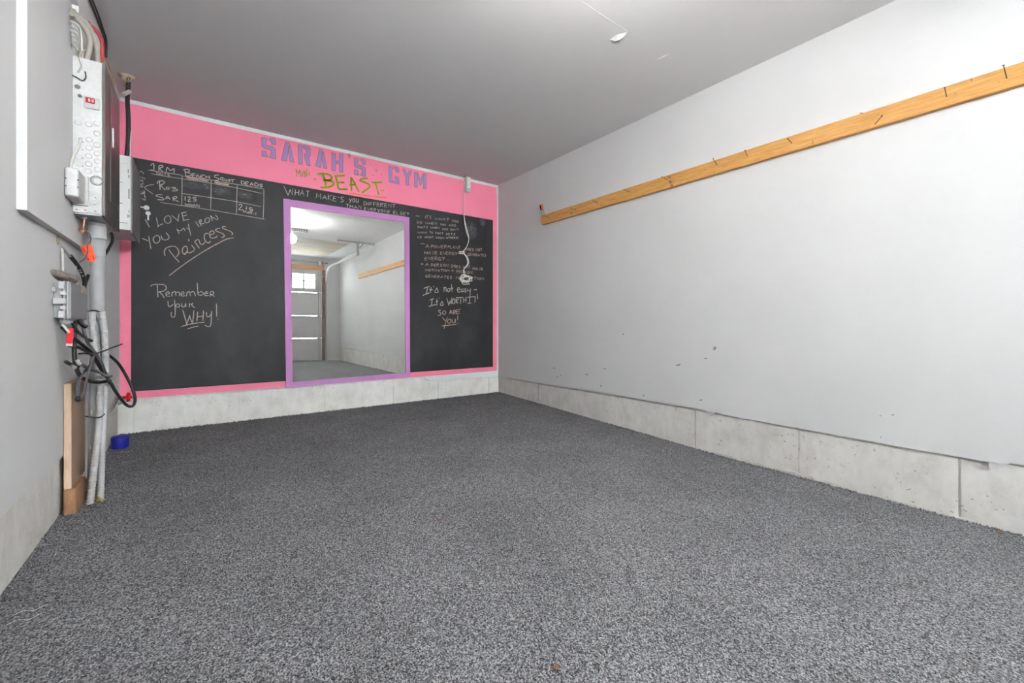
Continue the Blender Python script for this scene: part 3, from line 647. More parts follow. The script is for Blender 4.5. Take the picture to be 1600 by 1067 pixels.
cable('cable_coil', px_y([(724.6, 427), (727, 430)]+coil+[(722, 443), (734, 443.5)], y0), 0.0042, M_WIRE, parent=wc, sub=4)
knot = [(718.5+3*math.cos(k*1.1)+k*0.45, 394.5+1.8*math.sin(k*1.1), y0-0.006-0.006*(k % 2)) for k in range(12)]
cable('cable_knot', px_y(knot, y0), 0.0045, M_WIRE, parent=wc, sub=4)

# ================================================================== TIMBER RAIL, NAILS, CLAMP
RX = XR-0.036
rail = thing('timber_rail', (XR-0.018, 1.2, 2.01), 'long yellow pine rail fixed high along the right wall', 'rail')
zt_, zb_ = on_x(1200, 0, RX).z, 0
ra, rb_ = on_x(845.6, 336.5, RX), on_x(1600, 97, RX); rc, rd = on_x(845.6, 351, RX), on_x(1600, 131, RX)
ztop = (ra.z+rb_.z)/2; zbot = (rc.z+rd.z)/2; ry1 = ra.y; ry0 = -1.33
# two lengths meet at a butt joint
yj = on_x(1055, 270, RX).y
MB().box(RX, XR-0.0005, ry0, yj-0.001, zbot, ztop, 0.002, 1).build('rail_board', M_PINE, rail)
MB().box(RX, XR-0.0005, yj+0.001, ry1, zbot-0.001, ztop+0.001, 0.002, 1).build('rail_board', M_PINE, rail)
# rough scab with splits at the joint, knots
for (px_, py_, a, b) in [(1048, 284, 3.2, 3), (1046, 277, 3, 2), (1050, 290, 3, 2.2), (893, 333, 1.5, 3), (1102, 265, 1, 1), (1182, 243, .8, .8), (1346, 177, 3.5, 1), (1372, 178, 1.6, 1), (1518, 125, 1.2, 2.2), (1561, 128, 1.6, .7), (1492, 146, 2, .6), (1270, 222, .8, 4), (939, 320, .5, 2), (1115, 268, .7, 1.2)]:
    ring = []
    for k in range(8):
        an = 2*math.pi*k/8; v = on_x(px_+a*random.uniform(.7, 1.1)*math.cos(an), py_+b*random.uniform(.7, 1.1)*math.sin(an), RX); ring.append((v.y, v.z))
    MB().prism(ring, 'x', RX-0.0008, RX+0.002).build('wood_knot', M_BLOCK, rail)
NAILS = [((860.6, 340.6), (849, 336.5)), ((900, 328), (891, 325)), ((934, 317), (925, 312.5)), ((984, 300), (976, 296)), ((1043, 281), (1034, 276)), ((1120.6, 258), (1114, 247.5)), ((1168, 244), (1164, 235)), ((1237, 223.5), (1231, 217)), ((1367, 194), (1378, 181)), ((1479, 151), (1476, 137)), ((1573, 122), (1568, 102))]
mid = ['last nail before the clamped end of the rail', 'second nail from the clamped rail end', 'third nail from the clamped rail end', 'fourth nail from the clamped rail end', 'nail left of the rough splice in the rail', 'nail first to the right of the rough splice, poking above the rail', 'second nail to the right of the rough splice in the rail', 'short nail beside the pale crack in the rail', 'nail slanting to the right on the rail', 'short upright nail next to the tall end nail', 'tall nail rising above the rail at its right end']
for (root, head), lab in zip(NAILS, mid):
    a = on_x(root[0], root[1], RX); b = on_x(head[0], head[1], RX-0.045); d = (b-a).normalized()
    t = thing('nail', a, 'rusty '+lab, 'nail', 'nails in the timber rail')
    MB().tube([a-d*0.012, b], 0.0021, 8).build('shank', M_NAIL, t)
    MB().tube([b-d*0.0008, b+d*0.0015], 0.0042, 10).build('nail_head', M_NAIL, t)
for k, y in enumerate([-0.15, -0.5, -0.85, -1.15]):
    a = Vector((RX, y, (ztop+zbot)/2+0.01)); b = a+Vector((-0.045, 0, 0.02)); d = (b-a).normalized()
    t = thing('nail', a, 'rusty nail seen only in the mirror, '+('nearest the purple frame edge', 'second from the purple frame edge', 'third from the purple frame edge', 'nearest the far end of the rail')[k], 'nail', 'nails in the timber rail')
    MB().tube([a-d*0.012, b], 0.0021, 8).build('shank', M_NAIL, t); MB().tube([b, b+d*0.0015], 0.0042, 10).build('nail_head', M_NAIL, t)
# spring clamp at the rail end
cl = thing('spring_clamp', on_x(847, 337, RX), 'small spring clamp with orange grips on the end of the rail', 'clamp')
def cp(px_, py_, dx): return on_x(px_, py_, RX+dx)
MB().tube([cp(846.2, 319.5, .012), cp(847.2, 324, .012), cp(848.2, 328.5, .012)], [.009, .012, .009], 10).build('grip', M_ORTAG, cl)
MB().tube([cp(843.8, 320.5, .024), cp(844.6, 325, .024), cp(845.6, 329, .024)], [.006, .008, .006], 10).build('grip', M_DARK, cl)
MB().tube([cp(845.2, 328, .018), cp(845.8, 333, .012), cp(846.2, 338, -.006)], [.005, .007, .005], 8).build('jaw', M_STEEL, cl)
MB().tube([cp(848.2, 328, .012), cp(850, 331.5, .004), cp(851, 335.5, -.006)], [.004, .006, .005], 8).build('jaw', M_STEEL, cl)
MB().tube([cp(847+2.0*math.cos(k*.7), 331.5+2.0*math.sin(k*.7), .005+.0008*k) for k in range(20)], .0018, 6).build('spring', M_STEEL, cl)

# ================================================================== ELECTRICAL CORNER (left wall)
BX = XL+0.026
HY0, HY1, HZ0, HZ1 = 2.70, 3.00, 2.175, 2.47            # cut-out where the supply cables come through
m = MB()
ys, zs_ = [2.2, HY0, HY1, 3.75], [1.278, HZ0, HZ1, ZC-0.001]
for sx in (0, 1):
    vv = [[m.bm.verts.new(((XL+0.0003, BX)[sx], y, z)) for z in zs_] for y in ys]
    for i in range(3):
        for j in range(3):
            if (i, j) != (1, 1): m.bm.faces.new((vv[i][j], vv[i+1][j], vv[i+1][j+1], vv[i][j+1]))
    if sx == 0: back_v = vv
rim = [(i, 0) for i in range(3)]+[(3, j) for j in range(3)]+[(i, 3) for i in range(3, 0, -1)]+[(0, j) for j in range(3, 0, -1)]
for loop in (rim, [(1, 1), (2, 1), (2, 2), (1, 2)]):
    for a, b in zip(loop, loop[1:]+loop[:1]): m.bm.faces.new((back_v[a[0]][a[1]], back_v[b[0]][b[1]], vv[b[0]][b[1]], vv[a[0]][a[1]]))
m.build('backing_board', M_WALL, None, (XL, 2.9, 1.278), label='painted plywood backing board behind the electrical panel', category='board')
PY0, PY1, PX1, PZ0, PZ1 = 2.86, 3.315, -0.366, 1.416, 2.155
panel = thing('electrical_panel', (-0.42, 3.08, PZ0), 'steel breaker panel with round knockouts on the white backing board', 'panel')
MB().box(BX, PX1-0.012, PY0, PY1, PZ0, PZ1, 0.002, 1).build('panel_box', M_GALV, panel)
cover = MB().box(PX1-0.012, PX1, PY0-0.003, PY1+0.003, PZ0-0.004, PZ1+0.004, 0.002, 1).build('panel_cover', M_STEELD, panel)
pd = MB().box(PX1, PX1+0.004, PY0+0.13, PY1-0.03, PZ0+0.10, PZ1-0.06, 0.0015, 1).build('panel_door', M_STEELD, panel)
MB().box(PX1+0.004, PX1+0.012, PY0+0.15, PY0+0.17, 1.80, 1.90, 0.002, 1).build('door_latch', M_WHITE, pd)
for z in (PZ0+0.03, 1.62, PZ1-0.03): MB().lathe([(0.006, 0), (0.005, 0.002)], (PX1, PY0+0.03, z), 'x', 10).build('cover_screw', M_CHROME, cover)
def side_pt(u, v):      # crop coordinates -> point on the near side of the panel
    return on_y(100+u/7.11, 200+v/7.11, PY0)
def ring(m, c, r, tr):
    m.tube([c+Vector((r*math.cos(a*math.pi/12), -0.0005, r*math.sin(a*math.pi/12))) for a in range(25)], tr, 6, False)
for (u, v) in [(365, 190), (370, 285), (372, 370), (375, 460), (280, 130), (280, 220), (275, 310), (275, 400), (268, 480), (150, 225), (165, 320), (165, 400), (365, 60), (275, -40), (365, -50), (160, -60)]:
    c = side_pt(u, v); m = MB(); r = 0.0125
    m.lathe([(r, 0.001), (r, -0.0014), (r*0.8, -0.0022), (r*0.3, -0.0022)], c, 'y', 16); m.build('knockout', M_GALV, panel)
c = side_pt(362, 585); m = MB(); ring(m, c, 0.0215, 0.0028); m.build('knockout_ring', M_PVCD, panel)
m = MB(); m.lathe([(0.018, 0.001), (0.017, -0.002), (0.006, -0.003)], c, 'y', 18); m.build('knockout', M_GALV, panel)
c = side_pt(315, 780); m = MB()
for r in (0.032, 0.023, 0.014): ring(m, c, r, 0.0011)
m.build('concentric_knockout', M_LGREY, panel)
for (u, v) in [(208, 155), (208, 243), (208, 335), (208, 425), (350, 775), (428, 788), (342, 850)]:
    MB().lathe([(0.0022, 0.001), (0.0022, -0.0008)], side_pt(u, v), 'y', 8).build('screw_hole', M_DARK, panel)
for (u, v) in [(145, 903), (237, 910), (345, 922), (425, 930)]:
    MB().lathe([(0.0042, 0.001), (0.004, -0.003), (0.002, -0.004)], side_pt(u, v), 'y', 8).build('bolt', M_STEEL, panel)
# red breaker window on the near side
q0, q1 = on_y(131.5, 150, PY0), on_y(156, 173, PY0)
sw = MB().box(q0.x, q1.x, PY0-0.010, PY0, q1.z, q0.z, 0.003, 2).build('switch_frame', M_LGREY, panel)
MB().box(q0.x+0.006, q1.x-0.016, PY0-0.013, PY0-0.009, q1.z+0.022, q0.z-0.006, 0.002, 1).build('red_rocker', M_RED, sw)
for k in range(2):
    for z in (q0.z-0.016, q1.z+0.034):
        MB().box(q0.x+0.016+0.012*k, q0.x+0.023+0.012*k, PY0-0.0145, PY0-0.0125, z-0.006, z+0.004).build('rocker_mark', M_WHITE, sw)
for (a, b, r) in [((121, 135.5), 0, .010), ((125, 150), 0, .008)]:
    MB().lathe([(r, 0.001), (r*.9, -0.004), (r*.4, -0.006)], on_y(a[0], a[1], PY0), 'y', 12).build('cable_clamp', M_STEELD, panel)
# bottom fitting plate
MB().box(BX+0.004, PX1-0.014, PY0+0.005, PY1-0.02, PZ0-0.008, PZ0, 0.001, 1).build('bottom_plate', M_STEEL, panel)

# small grey transformer box on the side of the panel
tz0, tz1 = 1.452, 1.584
tr = thing('transformer', (-0.456, 2.79, tz0), 'small pale grey box clipped to the side of the electrical panel', 'transformer')
MB().box(-0.480, -0.434, 2.70, 2.842, tz0, tz1, 0.010, 3).build('cover', M_GALV, tr)
MB().box(-0.480, -0.424, 2.842, PY0-0.0055, tz0-0.006, tz1+0.004, 0.002, 1).build('mounting_plate', M_LGREY, tr)
for (px_, py_) in [(102.5, 278), (122, 281), (102.5, 290), (122, 292.5)]:
    MB().lathe([(0.0026, 0.001), (0.0026, -0.0006)], on_y(px_, py_, 2.70), 'y', 10).build('vent_hole', M_DARK, tr)
cable('transformer_cable', px_y([(111, 264, 2.79), (112, 255, 2.80), (116, 243, 2.82), (123, 229, 2.845), (126, 216, 2.855)], 2.8), 0.0058, M_WIRE, 'white cable rising from the small grey box to the panel')

# supply cables arching into the panel top
def board_limit(q, r):
    inside = HY0+r+.002 < q[1] < HY1-r-.002 and HZ0+r+.002 < q[2] < HZ1-r-.002
    return (XL if inside else BX)+r+0.001
hole = [(108, 18), (112, 30), (112, 60), (118, 82)]
routed_cable('supply_cable', px_y([(106, 14, 2.95), (118, 22, 2.97), (131, 32, 2.99), (143, 50, 3.0), (150, 72, 3.0), (152, 92, 3.0), (152, 102, 3.0)], 3), 0.0125, M_BEIGE, 'outer thick beige cable arching down into the panel top', group='cables into the panel top', limit=board_limit)
routed_cable('supply_cable', px_y([(108, 20, 2.93), (120, 28, 2.95), (132, 42, 2.96), (140, 60, 2.96), (139, 78, 2.96), (135, 95, 2.96), (134, 104, 2.96)], 3), 0.0125, M_BEIGE, 'inner thick beige cable arching down into the panel top', group='cables into the panel top', limit=board_limit)
routed_cable('supply_cable', px_y([(110, 30, 3.04), (128, 40, 3.05), (141, 58, 3.05), (146, 78, 3.05), (146, 100, 3.05)], 3), 0.010, M_BEIGE, 'beige cable half hidden between the two thick arching cables', group='cables into the panel top', limit=board_limit)
routed_cable('supply_cable', px_y([(128, 30, 3.15), (148, 46, 3.16), (158, 62, 3.16), (160, 80, 3.16), (158, 102, 3.16)], 3), 0.009, M_REDC, 'red cable at the outside of the arching cables', group='cables into the panel top', limit=board_limit)
routed_cable('supply_cable', px_y([(151, 80, 3.1), (147, 90, 3.1), (138, 97, 3.05), (134, 106, 3.02)], 3), 0.009, M_REDC, 'short red cable crossing above the panel top', group='cables into the panel top', limit=board_limit)
wn = ['uppermost', 'second', 'third', 'fourth', 'fifth', 'lowest']
for k in range(6):
    y = 2.93+0.01*k; a = 36+7*k
    routed_cable('branch_wire', px_y([(106, a-4, y), (113, a-2+k*.5, y), (120, a+2, y), (126-0.4*k, a+10+1*k*.2, y), (128.5-.8*k, 84, y), (127-k*.9, 103, y)], y), 0.0045, M_WIRE, wn[k]+' white wire in the bunch entering the panel', group='white wires into the panel', limit=board_limit)
routed_cable('loop_wire', px_y([(135, 78, 2.9), (127, 82, 2.87), (124, 92, 2.85), (127, 103, 2.85), (122, 113, 2.85)], 2.86), 0.003, M_BEIGE, 'thin beige wire looping over the panel edge', limit=board_limit)
cable('hook_wire', px_y([(112, 117, 2.855), (120, 121, 2.855), (129, 126, 2.85), (134, 121, 2.85), (133, 112, 2.855)], 2.85), 0.0026, M_RUB, 'thin black hooked wire on the upper panel side')
cw = [on_x(p[0], p[1], -0.472) for p in [(124, -40), (140, 0), (149, 22), (158, 46), (164, 64), (165.5, 90)]]
cable('ceiling_cable', cw, 0.0055, M_RUB, 'black cable running down from the ceiling, left of a pair', group='paired black ceiling cables')
cw = [on_x(p[0], p[1], -0.472) for p in [(128, -40), (144, 0), (153, 22), (161, 46), (166, 64), (166, 90)]]
cable('ceiling_cable', cw, 0.005, M_RUB, 'black cable running down from the ceiling, right of a pair', group='paired black ceiling cables')
cable('yellow_wire', [on_x(p[0], p[1], -0.475) for p in [(162, 88), (168, 98), (173, 112), (176, 128), (177, 142)]], 0.004, M_YEL, 'bent yellow wire above the panel', 'wire')

# alarm cabinet in the corner
AX, AY0, AY1, AZ0, AZ1 = -0.360, 3.85, 4.33, 1.518, 2.016
al = thing('alarm_cabinet', (-0.43, 4.09, AZ0), 'white metal cabinet with a grey door in the corner behind the panel', 'cabinet')
MB().box(XL, AX-0.008, AY0, AY1, AZ0, AZ1, 0.002, 1).build('cabinet_body', M_WHITE, al)
ad = MB().box(AX-0.008, AX, AY0-0.004, AY1+0.004, AZ0-0.02, AZ1+0.006, 0.003, 1).build('cabinet_door', M_CABDOOR, al)
def slot(px0, py0, px1, py1):
    a, b = on_y(px0, py0, AY0), on_y(px1, py1, AY0)
    MB().box(min(a.x, b.x), max(a.x, b.x), AY0-0.0012, AY0+0.002, min(a.z, b.z), max(a.z, b.z)).build('slot', M_DARK, al)
for s_ in [(186, 254, 199.5, 256.2), (186, 284, 191.5, 285.2), (186, 316.5, 191.5, 318), (186, 347, 199, 349), (200.9, 295, 202.2, 311), (199.8, 264.5, 200.7, 270.5), (200.8, 273, 201.9, 278.5), (201.2, 328, 202, 332.5), (199.5, 335.5, 200.3, 340), (201.3, 335.5, 202.2, 340)]: slot(*s_)
lk = on_x(217.5, 323, AX); lk.x = AX
MB().lathe([(0.010, 0), (0.010, 0.006), (0.006, 0.008)], lk, 'x', 14).build('lock', M_CHROME, ad)
ky = thing('key', lk+Vector((0.02, 0, -0.08)), 'small steel key on a ring hanging from the cabinet lock', 'key')
m = MB(); m.tube([lk+Vector((0.004, 0, 0)), lk+Vector((0.03, 0, 0))], 0.0045, 8)
m.lathe([(0.004, -0.003), (0.016, -0.003), (0.018, 0), (0.016, 0.003), (0.004, 0.003)], lk+Vector((0.042, 0, 0)), 'y', 14); m.build('key_in_lock', M_WHITE, ky)
m = MB(); m.lathe([(0.004, -0.002), (0.015, -0.002), (0.016, 0), (0.015, 0.002), (0.004, 0.002)], lk+Vector((0.052, -0.004, -0.042)), 'y', 14)
m.box(lk.x+0.047, lk.x+0.057, lk.y-0.0055, lk.y-0.0025, lk.z-0.095, lk.z-0.05); m.build('spare_key', M_WHITE, ky)
m = MB(); m.tube([lk+Vector((0.05+0.008*math.cos(k*.52), -0.003, -0.022+0.012*math.sin(k*.52))) for k in range(13)], 0.0012, 6, False); m.build('ring', M_CHROME, ky)
# cable loom from ceiling to alarm cabinet
lo = thing('cable_loom', Vector((-0.42, 4.16, AZ1)), 'thick black cable loom between the ceiling and the corner cabinet', 'cable')
MB().tube(smooth_path(px_y([(200, 112), (200.5, 132), (199, 155), (200.5, 185), (200.5, 215), (199, 236), (197.5, 251)], 4.18)), 0.014, 10).build('loom', M_RUB, lo)
MB().tube(smooth_path(px_y([(205, 205), (203.5, 225), (203.5, 240), (202, 251)], 4.16)), 0.003, 6).build('strand', M_WIRE, lo)
m = MB(); m.lathe([(0.05, 0), (0.045, -0.008), (0.03, -0.014), (0.016, -0.04), (0.016, -0.07)], on_z(197.5, 119, ZC), 'z', 9); m.build('torn_collar', M_TAN, lo)
MB().tube(px_y([(192, 148, 4.12), (198, 145, 4.15), (203, 143, 4.17)], 4.15), 0.014, 8).build('clamp_ring', M_LGREY, lo)
for k in range(4): MB().tube(px_y([(196+2*k, 128, 4.15), (191+5*k, 122, 4.12)], 4.15), 0.004, 6).build('plaster_shred', M_TAN, lo)

# rigid conduit
PXC, PYC = -0.423, 3.06
con = thing('conduit_pipe', (PXC, PYC, 0), 'grey rigid conduit from the electrical panel down to the carpet', 'pipe')
MB().tube([(PXC, PYC, PZ0), (PXC, PYC, 0.9), (PXC-0.004, PYC, 0.45), (PXC-0.010, PYC-0.01, -0.01)], [0.029, 0.029, 0.028, 0.028], 24).build('pipe', M_PVC, con)
zc1 = on_y(150, 353, PYC).z; zc2 = on_y(150, 374, PYC).z; zc3 = on_y(150, 401, PYC).z
MB().lathe([(0.036, zc2-zc1), (0.037, zc2-zc1+0.004), (0.037, -0.003), (0.035, 0.0)], (PXC, PYC, zc1), 'z', 24).build('coupling', M_PVC, con)
MB().lathe([(0.034, -0.002), (0.034, PZ0-0.006-zc1)], (PXC, PYC, zc1), 'z', 24).build('locknut', M_LGREY, con)
MB().lathe([(0.032, zc3-zc2), (0.0325, zc3-zc2+0.003), (0.0325, 0.0)], (PXC, PYC, zc2), 'z', 24).build('coupling', M_PVC, con)
# paint drips and foam at the foot
for (px_, py_, L) in [(142.5, 692, .05), (144.5, 700, .07), (143.5, 640, .03), (146, 664, .02)]:
    p = on_y(px_, py_, PYC-0.024); MB().tube([p, p+Vector((0, 0, -L*.5)), p+Vector((0, 0, -L))], [.004, .006, .003], 6).build('paint_drip', M_FLAP, con)
def flex(pts, r, label):
    P = smooth_path(pts, 40); n = len(P)
    rs = [r*(1.0 if (i//2) % 2 == 0 else 0.90) for i in range(n)]; hold(P, r)
    return MB().tube(P, rs, 14).build('corrugated_conduit', M_FLEX, None, None, label=label, category='conduit', group='corrugated conduits strapped to the pipe')
ff = PYC-0.045
flex(px_y([(143.5, 487, 3.005), (145, 520, 2.995), (151, 560, 2.99), (156, 600, 2.985), (156, 640, 2.98), (152, 690, 2.97), (146, 740, 2.955), (140.5, 790, 2.94)], 3), 0.015, 'pale corrugated conduit crossing in front of the rigid pipe to its left foot')
flex(px_y([(159, 487, 3.0), (163, 520, 3.01), (165, 560, 3.02), (164, 600, 3.025), (162, 640, 3.025), (159.5, 690, 3.015), (158, 740, 3.01), (156, 788, 2.985)], 3), 0.015, 'pale corrugated conduit down the right side of the rigid pipe')
cable('cable_tie', px_y([(136, 487, 3.03), (143, 485.5, 2.995), (150, 485.5, 2.99), (157, 488, 3.0), (160, 489.5, 3.03)], 3), 0.004, M_RUB, 'black tie around the pipe at the top of the corrugated conduits', 'cable tie')
cable('cable_tie', px_y([(134, 650.5, 2.99), (145, 652, 2.95), (152, 652.5, 2.945), (158, 651, 2.96), (163, 647, 3.0)], 3), 0.0035, M_RUB, 'thin black tie low around the pipe and conduits', 'cable tie')
m = MB()
for k in range(14):
    p = on_y(156+random.uniform(-5, 7), 782+random.uniform(-3, 4), 2.96); m.lathe([(.002, 0), (random.uniform(.004, .009), .004), (.002, .009)], p, 'z', 6)
m.build('foam_crumbs', plain('yellow_foam', (0.42, 0.30, 0.06), 0.9, 0, 0.3, 80), None, None, kind='stuff', label='yellow foam crumbs at the foot of the conduit', category='foam')
routed_cable('drop_cable', [Vector((PX1-0.030, 3.285, PZ0-0.018))]+px_y([(176, 375, 3.22), (170, 388, 3.17), (163.5, 399, 3.13), (158, 410, 3.11)], 3), 0.007, M_RUB, 'black cable dropping from the far bottom of the panel behind the pipe')

# ground wire, clamp and orange tag
gw = thing('ground_wire', on_y(131, 362, 2.92), 'bare copper ground wire with a brown connector under the panel', 'wire')
MB().tube(smooth_path(px_y([(132.5, 336), (131.5, 345), (130, 358)], 2.93)), 0.004, 8).build('copper_wire', M_COPPER, gw)
MB().lathe([(0.008, 0.0), (0.008, 0.018)], on_y(132.5, 343, 2.93), 'z', 10).build('bushing', M_STEEL, gw)
MB().tube(px_y([(123, 359), (128, 361), (132, 363)], 2.92), [.006, .010, .012], 8).build('connector', M_COPPER, gw)
MB().tube(smooth_path(px_y([(131, 361), (137, 362), (141, 368), (141.5, 376), (139, 382), (135, 384)], 2.92)), 0.0028, 6).build('lead', M_GREYC, gw)
tg = thing('orange_tag', on_y(142, 408, 2.90), 'orange plastic tag wired to the pipe under the panel', 'tag')
q = [on_y(px_, py_, 2.90) for px_, py_ in ((125.5, 385), (142, 381), (150.5, 404), (146, 409), (139, 409), (134.5, 404))]
MB().prism([(v.x, v.z) for v in q], 'y', 2.897, 2.902).build('tag_plate', M_ORTAG, tg)
for u in ((129.5, 386.5, 133, 394), (137, 402, 139, 406), (145, 399, 147, 404)):
    a, b = on_y(u[0], u[1], 2.897), on_y(u[2], u[3], 2.897)
    m = MB(); m.tube([a+Vector((0, -.0004, 0)), b+Vector((0, -.0004, 0))], 0.0022, 5); m.build('tag_print', M_RED, tg)
MB().tube(smooth_path(px_y([(139, 380), (136.5, 384), (137, 392), (135, 400), (130, 406), (124, 410)], 2.892)), 0.0024, 6).build('tag_wire', M_GREYC, tg)

# grey enclosure with clip latches
EX, EY0, EY1, EZ0, EZ1 = -0.450, 2.66, 3.005, 0.905, 1.068
en = thing('junction_box', (-0.48, 2.83, EZ0), 'grey plastic junction box with clip latches on the left wall', 'junction box')
MB().box(XL, -0.481, EY0+0.004, EY1, EZ0+0.004, EZ1-0.004, 0.004, 2).build('box_base', M_PVC, en)
MB().box(-0.480, EX, EY0, EY1, EZ0, EZ1, 0.006, 2).build('box_lid', M_PVCD, en)
for x0 in (-0.474, -0.463): MB().box(x0, x0+0.004, EY0-0.006, EY1+0.002, EZ0-0.003, EZ1+0.003, 0.001, 1).build('lid_rib', M_LGREY, en)
def latch(z, L, out):
    MB().box(-0.503, -0.464, EY0-0.016-out, EY0+0.002, z-L, z+L, 0.003, 2).build('latch', M_LGREY, en)
latch(0.982, 0.013, 0.012)
for z in (1.052, 0.925): MB().box(-0.489, -0.470, EY0-0.018, EY0+0.002, z-0.016, z+0.016, 0.003, 2).build('hinge_clip', M_LGREY, en)
for z in (1.018, 0.955): MB().box(-0.484, -0.466, EY0-0.010, EY0+0.002, z-0.008, z+0.008, 0.002, 1).build('hinge_knuckle', M_LGREY, en)
MB().box(-0.507, -0.497, EY0-0.022, EY0+0.004, 1.022, 1.042, 0.002, 1).build('mounting_foot', M_LGREY, en)
for y in (2.70, 2.76, 2.83, 2.92): MB().lathe([(0.017, 0.002), (0.017, -0.018), (0.013, -0.022)], (-0.478, y, EZ0), 'z', 12).build('cable_gland', M_PVC, en)
a = on_x(131, 454, EX)
MB().box(EX-0.001, EX+0.0015, a.y-0.05, a.y+0.035, a.z-0.012, a.z+0.022).build('sticker', plain('rust_sticker', (0.42, 0.33, 0.29), 0.8, 0, 0.5, 160), en)

# flat oval pad on the junction box
m = MB(); pc = on_y(97, 431, 2.74); seg = 28; rings = []
ax = (on_y(118, 440, 2.86)-on_y(77, 424, 2.62))/2; ay = Vector((0.028, 0.018, 0.0)); az = Vector((0.0, -0.006, 0.017))
ctr = (on_y(118, 440, 2.86)+on_y(77, 424, 2.62))/2
for k in range(9):
    ph = -math.pi/2+math.pi*k/8; rr = []
    for i in range(seg):
        an = 2*math.pi*i/seg; wob = 1+0.07*math.sin(3*an+k)+random.uniform(-.025, .025)
        rr.append(m.bm.verts.new(ctr+ax*(math.cos(ph)**.6*math.cos(an)*wob)+ay*(math.cos(ph)**.6*math.sin(an)*wob)+az*math.sin(ph)))
    rings.append(rr)
for k in range(8):
    for i in range(seg):
        f = m.bm.faces.new((rings[k][i], rings[k][(i+1) % seg], rings[k+1][(i+1) % seg], rings[k+1][i])); f.smooth = True
bmesh.ops.remove_doubles(m.bm, verts=list(m.bm.verts), dist=0.0004)
m.build('flat_pad', M_RAG, None, None, label='flat oval grey-brown pad lying on the junction box', category='pad')

# wires around the junction box
wh = thing('wall_cable', on_x(90, 378, XL), 'black and white taped cable from the wall hole down to the junction box', 'cable')
MB().tube(smooth_path(px_y([(89, 376, 2.79), (93, 381, 2.78), (100, 390, 2.80), (110, 401, 2.83)], 2.8)), 0.006, 8).build('bare_end', M_STEEL, wh)
MB().tube(smooth_path(px_y([(109, 399, 2.83), (118, 410, 2.86), (127, 424, 2.90), (131.5, 438, 2.93), (132, 449, 2.94)], 2.9)), 0.0085, 8).build('sheathed_run', M_RUB, wh)
for (px_, py_, y) in ((125, 422, 2.885), (127, 425.5, 2.89), (129.5, 431, 2.90)):
    p = on_y(px_, py_, y); MB().lathe([(.001, -.003), (.004, 0), (.001, .003)], p, 'z', 7).build('paint_spot', M_FLAP, wh)
MB().lathe([(0.022, 0.0), (0.018, 0.004), (0.010, 0.006)], on_x(90, 375, XL), 'x', 11).build('hole_patch', M_TAN, wh)
cable('side_cable', px_y([(138, 430, 3.0), (135, 438, 2.97), (132.5, 446, 2.95)], 2.95), 0.0075, M_RUB, 'short black cable forking beside the pipe into the junction box')
cable('drop_wire', px_y([(94, 380, 2.80), (97, 392, 2.79), (98, 408, 2.78), (98, 424, 2.77)], 2.8), 0.0055, M_WIRE, 'white wire hanging from the wall hole to the flat pad', 'wire')
cable('kink_wire', px_y([(119.5, 416, 2.84), (117, 424, 2.83), (118, 433, 2.84), (122, 441, 2.86), (125, 447, 2.87)], 2.85), 0.0022, M_WIRE, 'thin kinked white wire above the junction box', 'wire')

# black cables below the box
hold([(PXC, PYC, PZ0), (PXC, PYC, 0.9), (PXC-0.004, PYC, 0.45), (PXC-0.010, PYC-0.01, 0)], 0.031)
def low(name, pts, r, mat, label, **k): return routed_cable(name, px_y(pts, 2.9), r, mat, label, limit=wall_limit, layer=True, **k)
low('loop_cable', [(117, 503, 2.80), (116.5, 520, 2.77), (116, 545, 2.76), (118, 570, 2.76), (126, 588, 2.78), (140, 595.5, 2.83), (156, 597, 2.9), (172, 594.5, 2.96)], 0.0085, M_RUB, 'thick black cable bulging left below the junction box')
low('loop_cable', [(97, 511, 2.70), (107, 521, 2.72), (124, 535, 2.76), (143, 552, 2.84), (157, 575, 2.92), (172, 597, 3.0), (185, 618, 3.08), (198, 633, 3.15), (207, 634.5, 3.2), (211, 625, 3.24), (207, 607, 3.28), (196, 585, 3.28), (184, 567, 3.25), (170, 555, 3.2), (160, 550, 3.16)], 0.0075, M_RUB, 'long black cable looping out past the red valve handle')
low('loop_cable', [(106, 540, 2.74), (120, 542, 2.76), (136, 549, 2.80), (147, 557, 2.86), (160, 578, 2.93), (171, 595, 2.98)], 0.007, M_RUB, 'black cable crossing in front of the conduits to the tie point')
low('loop_cable', [(128, 500, 2.84), (131, 518, 2.82), (137, 535, 2.81), (146, 552, 2.85), (157, 570, 2.9), (167, 588, 2.95)], 0.006, M_GREYC, 'dark grey cable dropping from the box across the conduits')
low('loop_cable', [(113, 505, 2.74), (122, 518, 2.76), (133, 528, 2.80), (142, 533, 2.83)], 0.006, M_RUB, 'short black cable end under the junction box')
low('loop_cable', [(126, 500, 2.84), (129, 508, 2.83), (134, 511, 2.83)], 0.009, M_RUB, 'thick black stub at the box bottom')
low('tie_tail', [(122, 553, 2.70), (132, 552, 2.71), (145, 553.5, 2.74), (160, 549, 2.83), (176, 543, 2.93), (191, 537.5, 3.0)], 0.0036, M_RUB, 'thin black tie tail pointing at the pink wall', cat='cable tie')
low('loop_cable', [(147, 555, 2.83), (143, 568, 2.81), (133, 580, 2.79), (124, 592, 2.78), (120, 606, 2.78), (121.5, 623, 2.78), (124, 610, 2.785), (124, 594, 2.79)], 0.006, M_GREYC, 'dark grey cable hanging in a narrow loop before the plank')
low('loop_cable', [(146, 558, 2.76), (140, 575, 2.76), (134.5, 597, 2.76), (133, 608, 2.76), (130.5, 617, 2.76), (127, 624, 2.76)], 0.005, M_GREYC, 'thin grey cable ending at the knot before the plank')
MB().lathe([(.004, -.014), (.011, -.008), (.012, .002), (.006, .012)], on_y(122, 623, 2.77), 'z', 9).build('cable_knot', M_RUB, None, None, label='black knot at the bottom of the hanging grey loop', category='knot')
